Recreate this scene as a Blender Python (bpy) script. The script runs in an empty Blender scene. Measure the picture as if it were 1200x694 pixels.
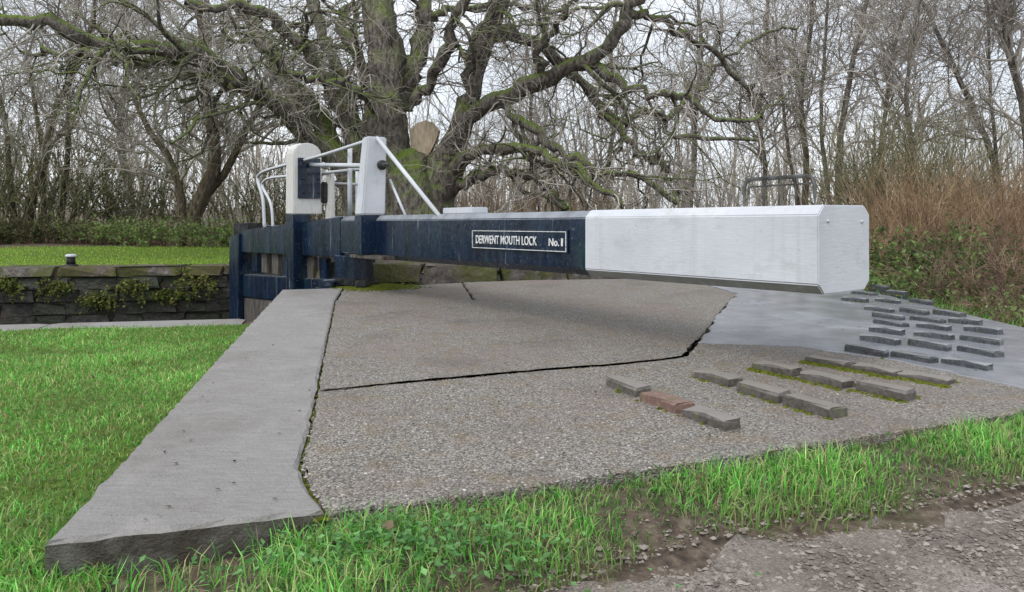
import bpy, bmesh, math, random
import numpy as np
from mathutils import Vector, noise as mnoise

# ------------------------------------------------------------------ camera, world, sun, exposure
scene = bpy.context.scene
col = scene.collection
R = math.radians
F = 870.0          # focal length in photo pixels (1200 wide)
HZ = 250.0         # horizon row in the photo
H = 0.80           # eye height above the concrete landing
cam_d = bpy.data.cameras.new('camera')
cam = bpy.data.objects.new('camera', cam_d)
col.objects.link(cam)
cam.location = (0, 0, H)
cam.rotation_euler = (R(90), 0, 0)
cam_d.sensor_width = 36.0
cam_d.lens = 36.0 * F / 1200.0
cam_d.shift_y = -(347.0 - HZ) / 1200.0
cam_d.clip_start = 0.05
cam_d.clip_end = 2000
scene.camera = cam

SUN_EL, SUN_AZ = R(52), R(215)      # overcast: big soft sun, behind the camera to the left
world = bpy.data.worlds.new('World')
scene.world = world
world.use_nodes = True
wt = world.node_tree
wt.nodes.clear()
w_out = wt.nodes.new('ShaderNodeOutputWorld')
w_sky = wt.nodes.new('ShaderNodeTexSky')
w_sky.sky_type = 'NISHITA'
w_sky.sun_disc = False
w_sky.sun_elevation = SUN_EL
w_sky.sun_rotation = SUN_AZ
w_b1 = wt.nodes.new('ShaderNodeBackground')
w_b1.inputs[1].default_value = 0.10
wt.links.new(w_sky.outputs[0], w_b1.inputs[0])
w_tc = wt.nodes.new('ShaderNodeTexCoord')
w_map = wt.nodes.new('ShaderNodeMapping')
w_map.inputs['Scale'].default_value = (1, 1, 2.4)
wt.links.new(w_tc.outputs['Generated'], w_map.inputs[0])
w_n = wt.nodes.new('ShaderNodeTexNoise')
w_n.inputs['Scale'].default_value = 2.6
w_n.inputs['Detail'].default_value = 6
wt.links.new(w_map.outputs[0], w_n.inputs['Vector'])
w_r = wt.nodes.new('ShaderNodeValToRGB')
w_r.color_ramp.elements[0].position = 0.32
w_r.color_ramp.elements[0].color = (0.58, 0.62, 0.68, 1)
w_r.color_ramp.elements[1].position = 0.66
w_r.color_ramp.elements[1].color = (0.77, 0.795, 0.83, 1)
wt.links.new(w_n.outputs[0], w_r.inputs[0])
w_b2 = wt.nodes.new('ShaderNodeBackground')
w_b2.inputs[1].default_value = 0.95
wt.links.new(w_r.outputs[0], w_b2.inputs[0])
w_mix = wt.nodes.new('ShaderNodeMixShader')
w_mix.inputs[0].default_value = 0.86
wt.links.new(w_b1.outputs[0], w_mix.inputs[1])
wt.links.new(w_b2.outputs[0], w_mix.inputs[2])
wt.links.new(w_mix.outputs[0], w_out.inputs[0])

sun_d = bpy.data.lights.new('sun', 'SUN')
sun_d.energy = 1.0
sun_d.angle = R(32)
sun_d.color = (1.0, 0.96, 0.9)
sun = bpy.data.objects.new('sun', sun_d)
col.objects.link(sun)
sun.location = (-6, -8, 12)
_sd = Vector((math.sin(SUN_AZ) * math.cos(SUN_EL), math.cos(SUN_AZ) * math.cos(SUN_EL), math.sin(SUN_EL)))
sun.rotation_euler = _sd.to_track_quat('Z', 'Y').to_euler()

scene.view_settings.view_transform = 'Standard'
scene.view_settings.look = 'None'
scene.view_settings.gamma = 1
scene.view_settings.use_curve_mapping = False
scene.view_settings.exposure = 0.74
scene.cycles.max_bounces = 5
scene.cycles.diffuse_bounces = 3
scene.cycles.glossy_bounces = 2
scene.render.resolution_x = 1024
scene.render.resolution_y = 592

# ------------------------------------------------------------------ helpers
rng = np.random.default_rng(7)
random.seed(7)


def at(x, y, Y):                     # photo pixel at a known distance
    return ((x - 600) * Y / F, Y, H + (HZ - y) * Y / F)


def gnd(x, y, z=0.0):                # photo pixel on a level surface of height z
    Y = (H - z) * F / (y - HZ)
    return ((x - 600) * Y / F, Y)


def tag(o, label=None, cat=None, group=None, kind=None):
    if label: o['label'] = label
    if cat: o['category'] = cat
    if group: o['group'] = group
    if kind: o['kind'] = kind
    return o


def empty(name, loc=(0, 0, 0), rz=0):
    o = bpy.data.objects.new(name, None)
    o.empty_display_size = 0.2
    col.objects.link(o)
    o.location = loc
    o.rotation_euler = (0, 0, rz)
    return o


def link(name, me, m=None, parent=None):
    if m is not None and not me.materials:
        me.materials.append(m)
    o = bpy.data.objects.new(name, me)
    col.objects.link(o)
    if parent is not None:
        o.parent = parent
        o.matrix_parent_inverse = parent_inv(parent)
    return o


def parent_inv(p):
    from mathutils import Matrix
    M = Matrix.Identity(4)
    chain = []
    q = p
    while q is not None:
        chain.append(q)
        q = q.parent
    for q in reversed(chain):
        L = Matrix.LocRotScale(q.location, q.rotation_euler, q.scale)
        M = M @ (q.matrix_parent_inverse @ L if q.parent else L)
    return M.inverted()


def np_mesh(name, V, faces, smooth=False, colors=None, extra=None):
    """faces: list of int arrays (n,k)"""
    me = bpy.data.meshes.new(name)
    V = np.asarray(V, np.float32).reshape(-1, 3)
    me.vertices.add(len(V))
    me.vertices.foreach_set('co', V.ravel())
    loops = np.concatenate([f.ravel() for f in faces]).astype(np.int32)
    tot = np.concatenate([np.full(len(f), f.shape[1], np.int32) for f in faces])
    start = np.concatenate([[0], np.cumsum(tot)[:-1]]).astype(np.int32)
    me.loops.add(len(loops))
    me.loops.foreach_set('vertex_index', loops)
    me.polygons.add(len(tot))
    me.polygons.foreach_set('loop_start', start)
    me.polygons.foreach_set('loop_total', tot)
    me.polygons.foreach_set('use_smooth', np.full(len(tot), smooth, bool))
    if colors is not None:
        a = me.color_attributes.new('col', 'FLOAT_COLOR', 'POINT')
        c = np.ones((len(V), 4), np.float32)
        c[:, :3] = colors
        a.data.foreach_set('color', c.ravel())
    me.update(calc_edges=True)
    return me


def tubes(P, Rd, S):
    """P (N,K,3) polylines, Rd (N,K) radii -> verts, quads"""
    N, K, _ = P.shape
    T = np.gradient(P, axis=1)
    T /= np.linalg.norm(T, axis=2, keepdims=True) + 1e-9
    mean = T.mean(axis=1)
    ax = np.argmin(np.abs(mean), axis=1)
    ref = np.zeros((N, 3)); ref[np.arange(N), ax] = 1
    A = np.cross(T, ref[:, None, :]); A /= np.linalg.norm(A, axis=2, keepdims=True) + 1e-9
    B = np.cross(T, A)
    th = np.arange(S) * 2 * np.pi / S
    V = P[:, :, None, :] + Rd[:, :, None, None] * (np.cos(th)[None, None, :, None] * A[:, :, None, :] + np.sin(th)[None, None, :, None] * B[:, :, None, :])
    idx = np.arange(N * K * S).reshape(N, K, S)
    a = idx[:, :-1, :]; b = idx[:, 1:, :]
    q = np.stack([a, np.roll(a, -1, 2), np.roll(b, -1, 2), b], axis=-1).reshape(-1, 4)
    return V.reshape(-1, 3), q


def join_geo(parts):
    Vs, Fs, n = [], [], 0
    for V, f in parts:
        Vs.append(V); Fs.append(f + n); n += len(V)
    return np.concatenate(Vs), np.concatenate(Fs)


def norm(v):
    return v / (np.linalg.norm(v, axis=-1, keepdims=True) + 1e-9)


def grow(g, st, d, L, r0, K, wander, bias, tip=0.3):
    N = len(st)
    P = np.zeros((N, K + 1, 3)); P[:, 0] = st
    d = norm(d.copy())
    for k in range(K):
        d = norm(d + g.normal(0, wander, (N, 3)) + np.array([0, 0, bias]))
        P[:, k + 1] = P[:, k] + d * (L / K)[:, None]
    t = np.linspace(0, 1, K + 1)[None, :]
    return P, r0[:, None] * (1 - (1 - tip) * t)


def sprout(g, P, Rd, n, t0, t1, ang, rr, rmax, rmin):
    """start points, directions, radii of n children on polylines P"""
    seg = np.linalg.norm(np.diff(P, axis=1), axis=2).sum(1)
    i = g.choice(len(P), n, p=seg / seg.sum())
    t = g.uniform(t0, t1, n) * (P.shape[1] - 1)
    k = np.minimum(t.astype(int), P.shape[1] - 2); f = (t - k)[:, None]
    st = P[i, k] * (1 - f) + P[i, k + 1] * f
    tan = norm(P[i, k + 1] - P[i, k])
    per = norm(np.cross(tan, g.normal(0, 1, (n, 3))))
    a = g.uniform(ang[0], ang[1], n)[:, None]
    d = tan * np.cos(a) + per * np.sin(a)
    rad = Rd[i, k] * (1 - f[:, 0]) + Rd[i, k + 1] * f[:, 0]
    return st, d, np.clip(rad * rr, rmin, rmax)


def resample(pts, K):
    """Catmull-Rom resample to K points"""
    p = np.array(pts, float)
    p = np.vstack([2 * p[0] - p[1], p, 2 * p[-1] - p[-2]])
    n = len(p) - 3
    out = []
    for s in np.linspace(0, n - 1e-6, K):
        k = int(s); f = s - k
        a, b, c, d = p[k], p[k + 1], p[k + 2], p[k + 3]
        out.append(0.5 * (2 * b + (c - a) * f + (2 * a - 5 * b + 4 * c - d) * f * f + (3 * b - a - 3 * c + d) * f ** 3))
    return np.array(out)


# ------------------------------------------------------------------ materials
class NT:
    def __init__(s, name, rough=0.8, spec=0.4):
        s.m = bpy.data.materials.new(name); s.m.use_nodes = True
        s.t = s.m.node_tree; s.n = s.t.nodes
        s.b = s.n['Principled BSDF']
        s.b.inputs['Roughness'].default_value = rough
        s.b.inputs['Specular IOR Level'].default_value = spec
        s.pos = s.n.new('ShaderNodeNewGeometry').outputs['Position']

    def set(s, sock, v):
        if hasattr(v, 'is_linked') or isinstance(v, bpy.types.NodeSocket):
            s.t.links.new(v, sock)
        elif isinstance(v, (tuple, list)) and len(v) == 3 and sock.type == 'RGBA':
            sock.default_value = (*v, 1)
        else:
            sock.default_value = v

    def map(s, scale, vec=None, rot=(0, 0, 0)):
        m = s.n.new('ShaderNodeMapping'); m.inputs['Scale'].default_value = scale; m.inputs['Rotation'].default_value = rot
        s.set(m.inputs[0], vec or s.pos); return m.outputs[0]

    def noise(s, scale, detail=4, vec=None, rough=0.55, dist=0.0):
        n = s.n.new('ShaderNodeTexNoise'); n.inputs['Scale'].default_value = scale; n.inputs['Detail'].default_value = detail
        n.inputs['Roughness'].default_value = rough; n.inputs['Distortion'].default_value = dist
        s.set(n.inputs['Vector'], vec or s.pos); return n.outputs[0]

    def vor(s, scale, vec=None, feature='F1', out='Distance', rand=1.0):
        n = s.n.new('ShaderNodeTexVoronoi'); n.feature = feature; n.inputs['Scale'].default_value = scale
        n.inputs['Randomness'].default_value = rand
        s.set(n.inputs['Vector'], vec or s.pos); return n.outputs[out]

    def ramp(s, fac, *stops):
        r = s.n.new('ShaderNodeValToRGB'); e = r.color_ramp.elements
        while len(e) < len(stops): e.new(0.5)
        for k, (p, c) in enumerate(stops):
            e[k].position = p
            e[k].color = (*c, 1) if isinstance(c, (tuple, list)) else (c, c, c, 1)
        s.set(r.inputs[0], fac); return r.outputs[0]

    def mix(s, fac, a, b, mode='MIX'):
        m = s.n.new('ShaderNodeMix'); m.data_type = 'RGBA'; m.blend_type = mode
        s.set(m.inputs[0], fac); s.set(m.inputs[6], a); s.set(m.inputs[7], b); return m.outputs[2]

    def math(s, op, a, b=0.0, clamp=False):
        m = s.n.new('ShaderNodeMath'); m.operation = op; m.use_clamp = clamp
        s.set(m.inputs[0], a); s.set(m.inputs[1], b); return m.outputs[0]

    def bump(s, h, strength=0.5, dist=0.02, nrm=None):
        b = s.n.new('ShaderNodeBump'); b.inputs['Strength'].default_value = strength; b.inputs['Distance'].default_value = dist
        s.set(b.inputs['Height'], h)
        if nrm is not None: s.set(b.inputs['Normal'], nrm)
        return b.outputs[0]

    def attr(s, name='col'):
        a = s.n.new('ShaderNodeAttribute'); a.attribute_name = name; return a.outputs['Color']

    def objrand(s):
        return s.n.new('ShaderNodeObjectInfo').outputs['Random']

    def nz(s):
        g = s.n.new('ShaderNodeNewGeometry'); x = s.n.new('ShaderNodeSeparateXYZ')
        s.t.links.new(g.outputs['Normal'], x.inputs[0]); return x.outputs[2]

    def done(s, color=None, rough=None, normal=None):
        if color is not None: s.set(s.b.inputs['Base Color'], color)
        if rough is not None: s.set(s.b.inputs['Roughness'], rough)
        if normal is not None: s.set(s.b.inputs['Normal'], normal)
        return s.m


M = {}


def make_materials():
    # exposed-aggregate concrete
    n = NT('exposed_aggregate', 0.75, 0.4)
    peb = n.vor(140, out='Color'); pd = n.vor(140)
    big = n.noise(0.9, 5); mid = n.noise(7, 5); stain = n.noise(1.7, 6, rough=0.65)
    c = n.ramp(n.math('MULTIPLY', peb, 1.0), (0.05, (0.075, 0.067, 0.057)), (0.35, (0.24, 0.22, 0.195)), (0.65, (0.36, 0.335, 0.30)), (0.95, (0.60, 0.57, 0.525)))
    c = n.mix(n.ramp(pd, (0.45, 0.0), (0.85, 0.75)), c, (0.07, 0.062, 0.055))
    c = n.mix(n.ramp(big, (0.44, 0.0), (0.68, 0.5)), c, (0.25, 0.19, 0.165), 'MIX')
    c = n.mix(n.ramp(stain, (0.52, 0.0), (0.68, 0.5)), c, (0.13, 0.11, 0.092))
    c = n.mix(n.ramp(mid, (0.50, 0.0), (0.70, 0.5)), c, (0.24, 0.175, 0.09))
    hgt = n.math('ADD', n.math('MULTIPLY', n.math('SUBTRACT', 1.0, pd), 0.7), n.math('MULTIPLY', n.noise(240, 2), 0.5))
    M['aggregate'] = n.done(c, n.ramp(stain, (0.4, 0.8), (0.7, 0.45)), n.bump(hgt, 1.0, 0.010))
    # smooth cast concrete
    n = NT('cast_concrete', 0.7, 0.4)
    v = n.map((1.0, 7.0, 1.0))
    c = n.ramp(n.noise(9, 6, v, 0.75), (0.25, (0.22, 0.208, 0.20)), (0.5, (0.305, 0.29, 0.28)), (0.75, (0.38, 0.36, 0.345)))
    c = n.mix(n.ramp(n.noise(1.3, 5), (0.5, 0.0), (0.75, 0.5)), c, (0.23, 0.215, 0.20))
    c = n.mix(n.ramp(n.noise(4.5, 6, rough=0.7), (0.52, 0.0), (0.68, 0.45)), c, (0.42, 0.39, 0.37))
    c = n.mix(n.ramp(n.noise(0.9, 6, rough=0.7), (0.50, 0.0), (0.62, 0.55)), c, (0.20, 0.18, 0.155))
    c = n.mix(n.ramp(n.vor(11), (0.02, 0.85), (0.075, 0.0)), c, (0.09, 0.08, 0.07))
    c = n.mix(n.ramp(n.vor(60), (0.02, 0.7), (0.14, 0.0)), c, (0.07, 0.065, 0.06))
    c = n.mix(n.ramp(n.noise(160, 3), (0.55, 0.0), (0.75, 0.5)), c, (0.40, 0.385, 0.37))
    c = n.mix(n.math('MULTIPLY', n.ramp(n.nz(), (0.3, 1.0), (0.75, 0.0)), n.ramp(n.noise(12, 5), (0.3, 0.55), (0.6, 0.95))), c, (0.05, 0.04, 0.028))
    M['concrete'] = n.done(c, n.ramp(n.noise(2.0, 4), (0.35, 0.5), (0.65, 0.75)), n.bump(n.noise(130, 4), 0.9, 0.006, n.bump(n.noise(26, 6, rough=0.7), 0.9, 0.016)))
    # wet smooth concrete
    n = NT('wet_concrete', 0.2, 0.5)
    w = n.noise(1.4, 4, dist=0.6)
    c = n.ramp(n.noise(4, 6), (0.3, (0.20, 0.21, 0.235)), (0.7, (0.35, 0.36, 0.395)))
    c = n.mix(n.ramp(n.noise(170, 3), (0.5, 0.0), (0.8, 0.4)), c, (0.33, 0.33, 0.33))
    M['wet'] = n.done(c, n.ramp(w, (0.44, 0.08), (0.66, 0.32)), n.bump(n.noise(110, 5), 0.35, 0.003))
    # earth under grass / bank
    n = NT('ground_soil', 0.95, 0.2)
    g = n.noise(1.1, 6); f = n.noise(24, 6)
    c = n.ramp(f, (0.3, (0.055, 0.042, 0.032)), (0.5, (0.12, 0.092, 0.07)), (0.7, (0.21, 0.165, 0.125)))
    gr = n.ramp(n.noise(16, 6), (0.3, (0.05, 0.08, 0.018)), (0.7, (0.12, 0.17, 0.04)))
    c = n.mix(n.ramp(g, (0.54, 0.0), (0.66, 0.35)), c, gr)
    M['soil'] = n.done(c, None, n.bump(f, 0.8, 0.05))
    # lawn sheet (short mown turf)
    n = NT('lawn_turf', 0.95, 0.2)
    c = n.ramp(n.noise(30, 6, rough=0.7), (0.3, (0.05, 0.085, 0.016)), (0.5, (0.13, 0.215, 0.032)), (0.72, (0.24, 0.35, 0.06)))
    c = n.mix(n.ramp(n.noise(0.8, 5), (0.45, 0.0), (0.7, 0.6)), c, (0.16, 0.20, 0.05))
    M['turf'] = n.done(c, None, n.bump(n.noise(60, 5), 1.0, 0.04))
    # gravel towpath
    n = NT('towpath_gravel', 0.8, 0.35)
    pc = n.vor(190, out='Color'); pd = n.vor(190)
    c = n.ramp(pc, (0.1, (0.16, 0.135, 0.115)), (0.5, (0.31, 0.265, 0.23)), (0.9, (0.48, 0.43, 0.385)))
    c = n.mix(n.ramp(n.noise(2.2, 6), (0.40, 0.15), (0.60, 0.9)), c, n.ramp(n.noise(60, 6, rough=0.75), (0.3, (0.09, 0.073, 0.06)), (0.7, (0.28, 0.232, 0.195))))
    h2 = n.math('ADD', n.math('MULTIPLY', n.math('SUBTRACT', 1.0, pd), 0.5), n.math('MULTIPLY', n.noise(40, 6, rough=0.7), 1.6))
    M['gravel'] = n.done(c, n.ramp(n.noise(3, 4), (0.4, 0.85), (0.65, 0.4)), n.bump(h2, 0.8, 0.010))
    n = NT('pebble', 0.7, 0.4)
    c = n.ramp(n.attr(), (0.0, (0.12, 0.098, 0.08)), (0.5, (0.24, 0.20, 0.17)), (1.0, (0.37, 0.33, 0.295)))
    M['pebble'] = n.done(c, None, n.bump(n.noise(120, 4), 0.5, 0.004))
    # blades / leaves with per-vertex colour
    for nm, ro in (('grass', 0.55), ('leaf', 0.5)):
        n = NT(nm, ro, 0.35)
        c = n.attr()
        n.b.inputs['Transmission Weight'].default_value = 0.0
        tr = n.n.new('ShaderNodeBsdfTranslucent'); n.t.links.new(c, tr.inputs[0])
        ms = n.n.new('ShaderNodeMixShader'); ms.inputs[0].default_value = 0.42
        n.set(n.b.inputs['Base Color'], c)
        n.t.links.new(n.b.outputs[0], ms.inputs[1]); n.t.links.new(tr.outputs[0], ms.inputs[2])
        n.t.links.new(ms.outputs[0], n.n['Material Output'].inputs[0])
        M[nm] = n.m
    # bark
    def bark(name, lo, hi, moss, mossamt):
        n = NT(name, 0.9, 0.25)
        v = n.map((1, 1, 0.35))
        f = n.noise(14, 4, v, 0.7)
        c = n.ramp(f, (0.3, lo), (0.7, hi))
        k = n.math('MULTIPLY', n.ramp(n.nz(), (0.0, 0.0), (0.7, 1.0)), n.ramp(n.noise(1.1, 4), (0.34, 0.0), (0.46, mossamt)))
        c = n.mix(k, c, moss)
        M[name] = n.done(c, None, n.bump(f, 1.0, 0.10, n.bump(n.noise(5, 3, v), 0.9, 0.2)))
    bark('bark_oak', (0.03, 0.025, 0.021), (0.34, 0.30, 0.26), (0.17, 0.24, 0.045), 1.0)
    bark('bark_grey', (0.06, 0.052, 0.043), (0.27, 0.245, 0.205), (0.15, 0.18, 0.06), 0.6)
    bark('bark_brown', (0.05, 0.04, 0.03), (0.23, 0.185, 0.135), (0.14, 0.16, 0.05), 0.6)
    bark('bark_olive', (0.16, 0.15, 0.085), (0.40, 0.375, 0.24), (0.20, 0.22, 0.08), 0.6)
    n = NT('twig_pale', 0.85, 0.3)
    M['twig'] = n.done(n.ramp(n.noise(1.3, 4), (0.33, (0.19, 0.165, 0.14)), (0.52, (0.40, 0.365, 0.32)), (0.68, (0.62, 0.58, 0.52))))
    n = NT('twig_far', 0.9, 0.2)
    M['twig_far'] = n.done(n.ramp(n.noise(0.25, 4), (0.35, (0.26, 0.235, 0.195)), (0.65, (0.46, 0.42, 0.36))))
    n = NT('dead_stem', 0.85, 0.25)
    M['dead'] = n.done(n.ramp(n.noise(2.2, 5), (0.3, (0.15, 0.095, 0.055)), (0.5, (0.29, 0.195, 0.115)), (0.72, (0.46, 0.35, 0.22))))
    n = NT('bramble_stem', 0.7, 0.35)
    M['bramble'] = n.done(n.ramp(n.noise(3, 4), (0.35, (0.11, 0.07, 0.055)), (0.65, (0.30, 0.20, 0.14))))
    n = NT('sawn_wood', 0.8, 0.3)
    M['sawn'] = n.done(n.ramp(n.noise(9, 6, n.map((3, 3, 0.6))), (0.3, (0.38, 0.29, 0.19)), (0.7, (0.64, 0.54, 0.41))), None, n.bump(n.noise(30, 5, n.map((3, 3, 0.5))), 0.7, 0.02))
    # paints
    n = NT('navy_paint', 0.35, 0.5)
    st = n.noise(6, 5, n.map((2.2, 2.2, 0.3)), 0.65)
    c = n.ramp(n.noise(5, 5, n.map((1, 1, 0.5))), (0.3, (0.003, 0.008, 0.022)), (0.7, (0.006, 0.021, 0.054)))
    c = n.mix(n.ramp(st, (0.62, 0.0), (0.82, 0.3)), c, (0.14, 0.19, 0.23))
    s2 = n.noise(3.2, 5, n.map((3.0, 3.0, 0.16)), 0.75)
    c = n.mix(n.ramp(s2, (0.60, 0.0), (0.68, 0.75)), c, (0.40, 0.43, 0.44))
    c = n.mix(n.ramp(n.noise(38, 5, rough=0.8), (0.62, 0.0), (0.66, 0.7)), c, (0.30, 0.35, 0.38))
    c = n.mix(n.ramp(n.noise(3.0, 4), (0.56, 0.0), (0.72, 0.45)), c, (0.018, 0.06, 0.055))
    c = n.mix(n.math('MULTIPLY', n.ramp(n.nz(), (0.35, 0.0), (0.6, 1.0)), n.ramp(n.noise(6, 4), (0.3, 0.5), (0.6, 0.95))), c, (0.30, 0.32, 0.35))  # worn up-facing paint, with sky light on the chamfer put into the colour
    M['navy'] = n.done(c, n.ramp(st, (0.4, 0.10), (0.7, 0.45)), n.bump(n.noise(30, 5, n.map((2, 2, 0.5))), 0.25, 0.012))
    n = NT('white_paint', 0.45, 0.45)
    c = n.ramp(n.noise(2.5, 6), (0.3, (0.56, 0.58, 0.625)), (0.6, (0.64, 0.66, 0.70)))
    c = n.mix(n.ramp(n.noise(11, 6, n.map((2.5, 2.5, 0.3)), 0.7), (0.60, 0.0), (0.85, 0.35)), c, (0.48, 0.49, 0.46))
    c = n.mix(n.ramp(n.noise(42, 4), (0.68, 0.0), (0.76, 0.55)), c, (0.34, 0.33, 0.30))
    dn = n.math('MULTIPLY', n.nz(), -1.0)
    c = n.mix(n.math('MULTIPLY', n.ramp(dn, (0.3, 0.0), (0.6, 0.85)), 1.0), c, (0.16, 0.165, 0.14))  # underside shade painted into the white: down-facing faces darker, with some grime
    c = n.mix(n.ramp(n.noise(5, 7, n.map((1, 1, 1.6)), 0.75), (0.53, 0.0), (0.66, 0.45)), c, (0.42, 0.45, 0.43))
    c = n.mix(n.ramp(n.noise(24, 7, rough=0.8), (0.64, 0.0), (0.68, 0.6)), c, (0.30, 0.32, 0.29))
    c = n.mix(n.ramp(n.noise(4.5, 5, n.map((3.5, 3.5, 0.12)), 0.7), (0.52, 0.0), (0.72, 0.4)), c, (0.44, 0.46, 0.43))
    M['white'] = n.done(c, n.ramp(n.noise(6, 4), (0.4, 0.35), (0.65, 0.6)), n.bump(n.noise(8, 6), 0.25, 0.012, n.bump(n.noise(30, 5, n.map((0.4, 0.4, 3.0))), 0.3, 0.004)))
    n = NT('weathered_white_wood', 0.7, 0.35)
    v = n.map((7, 7, 0.7))
    c = n.ramp(n.noise(9, 6, v, 0.7), (0.46, (0.70, 0.69, 0.67)), (0.66, (0.58, 0.55, 0.49)), (0.76, (0.25, 0.21, 0.16)))
    M['oldwhite'] = n.done(c, None, n.bump(n.noise(20, 5, v), 0.5, 0.01))
    n = NT('letter_white', 0.5, 0.4)
    M['letter'] = n.done(n.ramp(n.noise(70, 4), (0.36, (0.45, 0.47, 0.48)), (0.5, (0.85, 0.86, 0.85))))
    n = NT('galvanised_rail', 0.45, 0.5); n.b.inputs['Metallic'].default_value = 0.55
    M['rail'] = n.done(n.ramp(n.noise(14, 5), (0.35, (0.04, 0.04, 0.036)), (0.7, (0.16, 0.158, 0.15))), n.ramp(n.noise(20, 4), (0.4, 0.35), (0.7, 0.7)))
    n = NT('dark_iron', 0.5, 0.45); n.b.inputs['Metallic'].default_value = 0.3
    M['iron'] = n.done(n.ramp(n.noise(18, 5), (0.4, (0.012, 0.016, 0.02)), (0.7, (0.06, 0.055, 0.05))))
    n = NT('wet_timber', 0.6, 0.4)
    v = n.map((4, 4, 0.5))
    M['timber'] = n.done(n.ramp(n.noise(8, 6, v, 0.7), (0.35, (0.03, 0.027, 0.022)), (0.55, (0.12, 0.105, 0.09)), (0.75, (0.27, 0.25, 0.23))), None, n.bump(n.noise(16, 5, v), 0.7, 0.015))
    # stones and brick
    n = NT('coping_stone', 0.85, 0.3)
    f = n.noise(9, 7, rough=0.7)
    c = n.ramp(f, (0.3, (0.045, 0.04, 0.036)), (0.52, (0.15, 0.135, 0.12)), (0.72, (0.36, 0.335, 0.305)))
    c = n.mix(n.ramp(n.noise(2.3, 5), (0.44, 0.0), (0.54, 0.85)), c, (0.085, 0.10, 0.022))
    c = n.mix(n.math('MULTIPLY', n.objrand(), 0.25), c, (0.16, 0.09, 0.07))
    M['stone'] = n.done(c, None, n.bump(f, 1.0, 0.05))
    n = NT('wet_wall_stone', 0.45, 0.5)
    f = n.noise(8, 7, rough=0.7)
    c = n.ramp(f, (0.35, (0.016, 0.016, 0.014)), (0.62, (0.07, 0.065, 0.055)), (0.8, (0.20, 0.19, 0.175)))
    c = n.mix(n.ramp(n.noise(1.6, 5), (0.44, 0.0), (0.62, 0.8)), c, (0.025, 0.04, 0.012))
    M['wallstone'] = n.done(c, None, n.bump(f, 1.0, 0.06))
    def brick(name, lo, hi, r0=0.45, r1=0.8, ms=0.8):
        n = NT(name, 0.6, 0.5)
        f = n.noise(45, 6, rough=0.7)
        c = n.ramp(f, (0.3, lo), (0.7, hi))
        c = n.mix(n.math('MULTIPLY', n.ramp(n.noise(9, 5), (0.55, 0.0), (0.72, ms)), 1.0), c, (0.13, 0.15, 0.04))
        M[name] = n.done(c, n.ramp(n.noise(15, 3), (0.35, r0), (0.65, r1)), n.bump(f, 0.9 * r1, 0.006))
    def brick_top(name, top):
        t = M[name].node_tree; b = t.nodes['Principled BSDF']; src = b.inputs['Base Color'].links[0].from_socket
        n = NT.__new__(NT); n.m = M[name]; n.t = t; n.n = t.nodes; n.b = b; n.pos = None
        k = n.ramp(n.nz(), (0.6, 0.0), (0.9, 0.8))  # worn tops made paler, sky reflection on them put into the colour
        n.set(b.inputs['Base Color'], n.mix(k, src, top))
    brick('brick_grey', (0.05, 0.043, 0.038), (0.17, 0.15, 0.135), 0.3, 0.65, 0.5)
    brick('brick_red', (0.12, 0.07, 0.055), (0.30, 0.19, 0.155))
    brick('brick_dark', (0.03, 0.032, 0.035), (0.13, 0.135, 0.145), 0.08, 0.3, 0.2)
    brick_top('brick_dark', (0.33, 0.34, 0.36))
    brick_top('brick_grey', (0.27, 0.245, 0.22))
    n = NT('moss', 0.95, 0.15)
    M['moss'] = n.done(n.ramp(n.noise(60, 5), (0.3, (0.05, 0.06, 0.012)), (0.7, (0.22, 0.26, 0.03))), None, n.bump(n.noise(120, 4), 1.0, 0.02))
    n = NT('canal_water', 0.06, 0.5)
    n.b.inputs['IOR'].default_value = 1.33
    M['water'] = n.done((0.012, 0.016, 0.010), None, n.bump(n.noise(3.0, 4), 0.15, 0.03))


make_materials()

# ------------------------------------------------------------------ lock axes and terrain
P0 = np.array(gnd(285, 376, -0.30))
_P1 = np.array(gnd(0, 383, -0.30))
U = (P0 - _P1) / np.linalg.norm(P0 - _P1)          # along the lock, to the right
NV = np.array([-U[1], U[0]])                        # across the lock, away from the camera
PIV = np.array([-1.88, 8.18])                       # heel post
CHW = 4.95                                          # chamber width


def uv2xy(u, v):
    return P0[0] + u * U[0] + v * NV[0], P0[1] + u * U[1] + v * NV[1]


def sstep(a, b, x):
    t = np.clip((x - a) / (b - a), 0, 1)
    return t * t * (3 - 2 * t)


def near_off(u):
    return 0.86 * sstep(0.55, 0.95, u) + (CHW - 0.08 - 0.86) * sstep(5.4, 7.6, u)


J = [(382, 600), (364, 575), (351, 547), (364, 500), (371, 459), (383, 400), (393, 352), (402, 338)]
JM = [(480, 448), (560, 441), (640, 433.5), (705, 429), (769, 422.5), (802, 418)]
JF = [(480, 351.5), (556, 351.5), (700, 358), (846, 363)]
strip_px = [(50, 638), (215, 620)] + J + [(330, 340)]
slabA_px = J[:5] + JM + [(820, 397), (930, 402), (1050, 418), (1200, 449)]
slabB_px = J[4:7] + JF + [(824, 391)] + [(x, y - 0.8) for x, y in JM[::-1]]
slabC_px = [J[7], J[6]] + JF[:2] + [(542, 331)]
slabD_px = [(542, 331)] + JF[1:] + [(864, 344)]
strip = [gnd(*p) for p in strip_px]
slabA = [gnd(*p) for p in slabA_px] + [(3.6, 4.2), (3.6, 3.66), (2.75, 3.30), gnd(1200, 482), gnd(1000, 513), gnd(800, 543), gnd(600, 573), gnd(480, 590)]
slabB = [gnd(*p) for p in slabB_px]
slabC = [gnd(*p) for p in slabC_px]
slabD = [gnd(*p) for p in slabD_px] + [(2.1, 9.18), (1.0, 9.02), (0.2, 8.90)]
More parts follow.
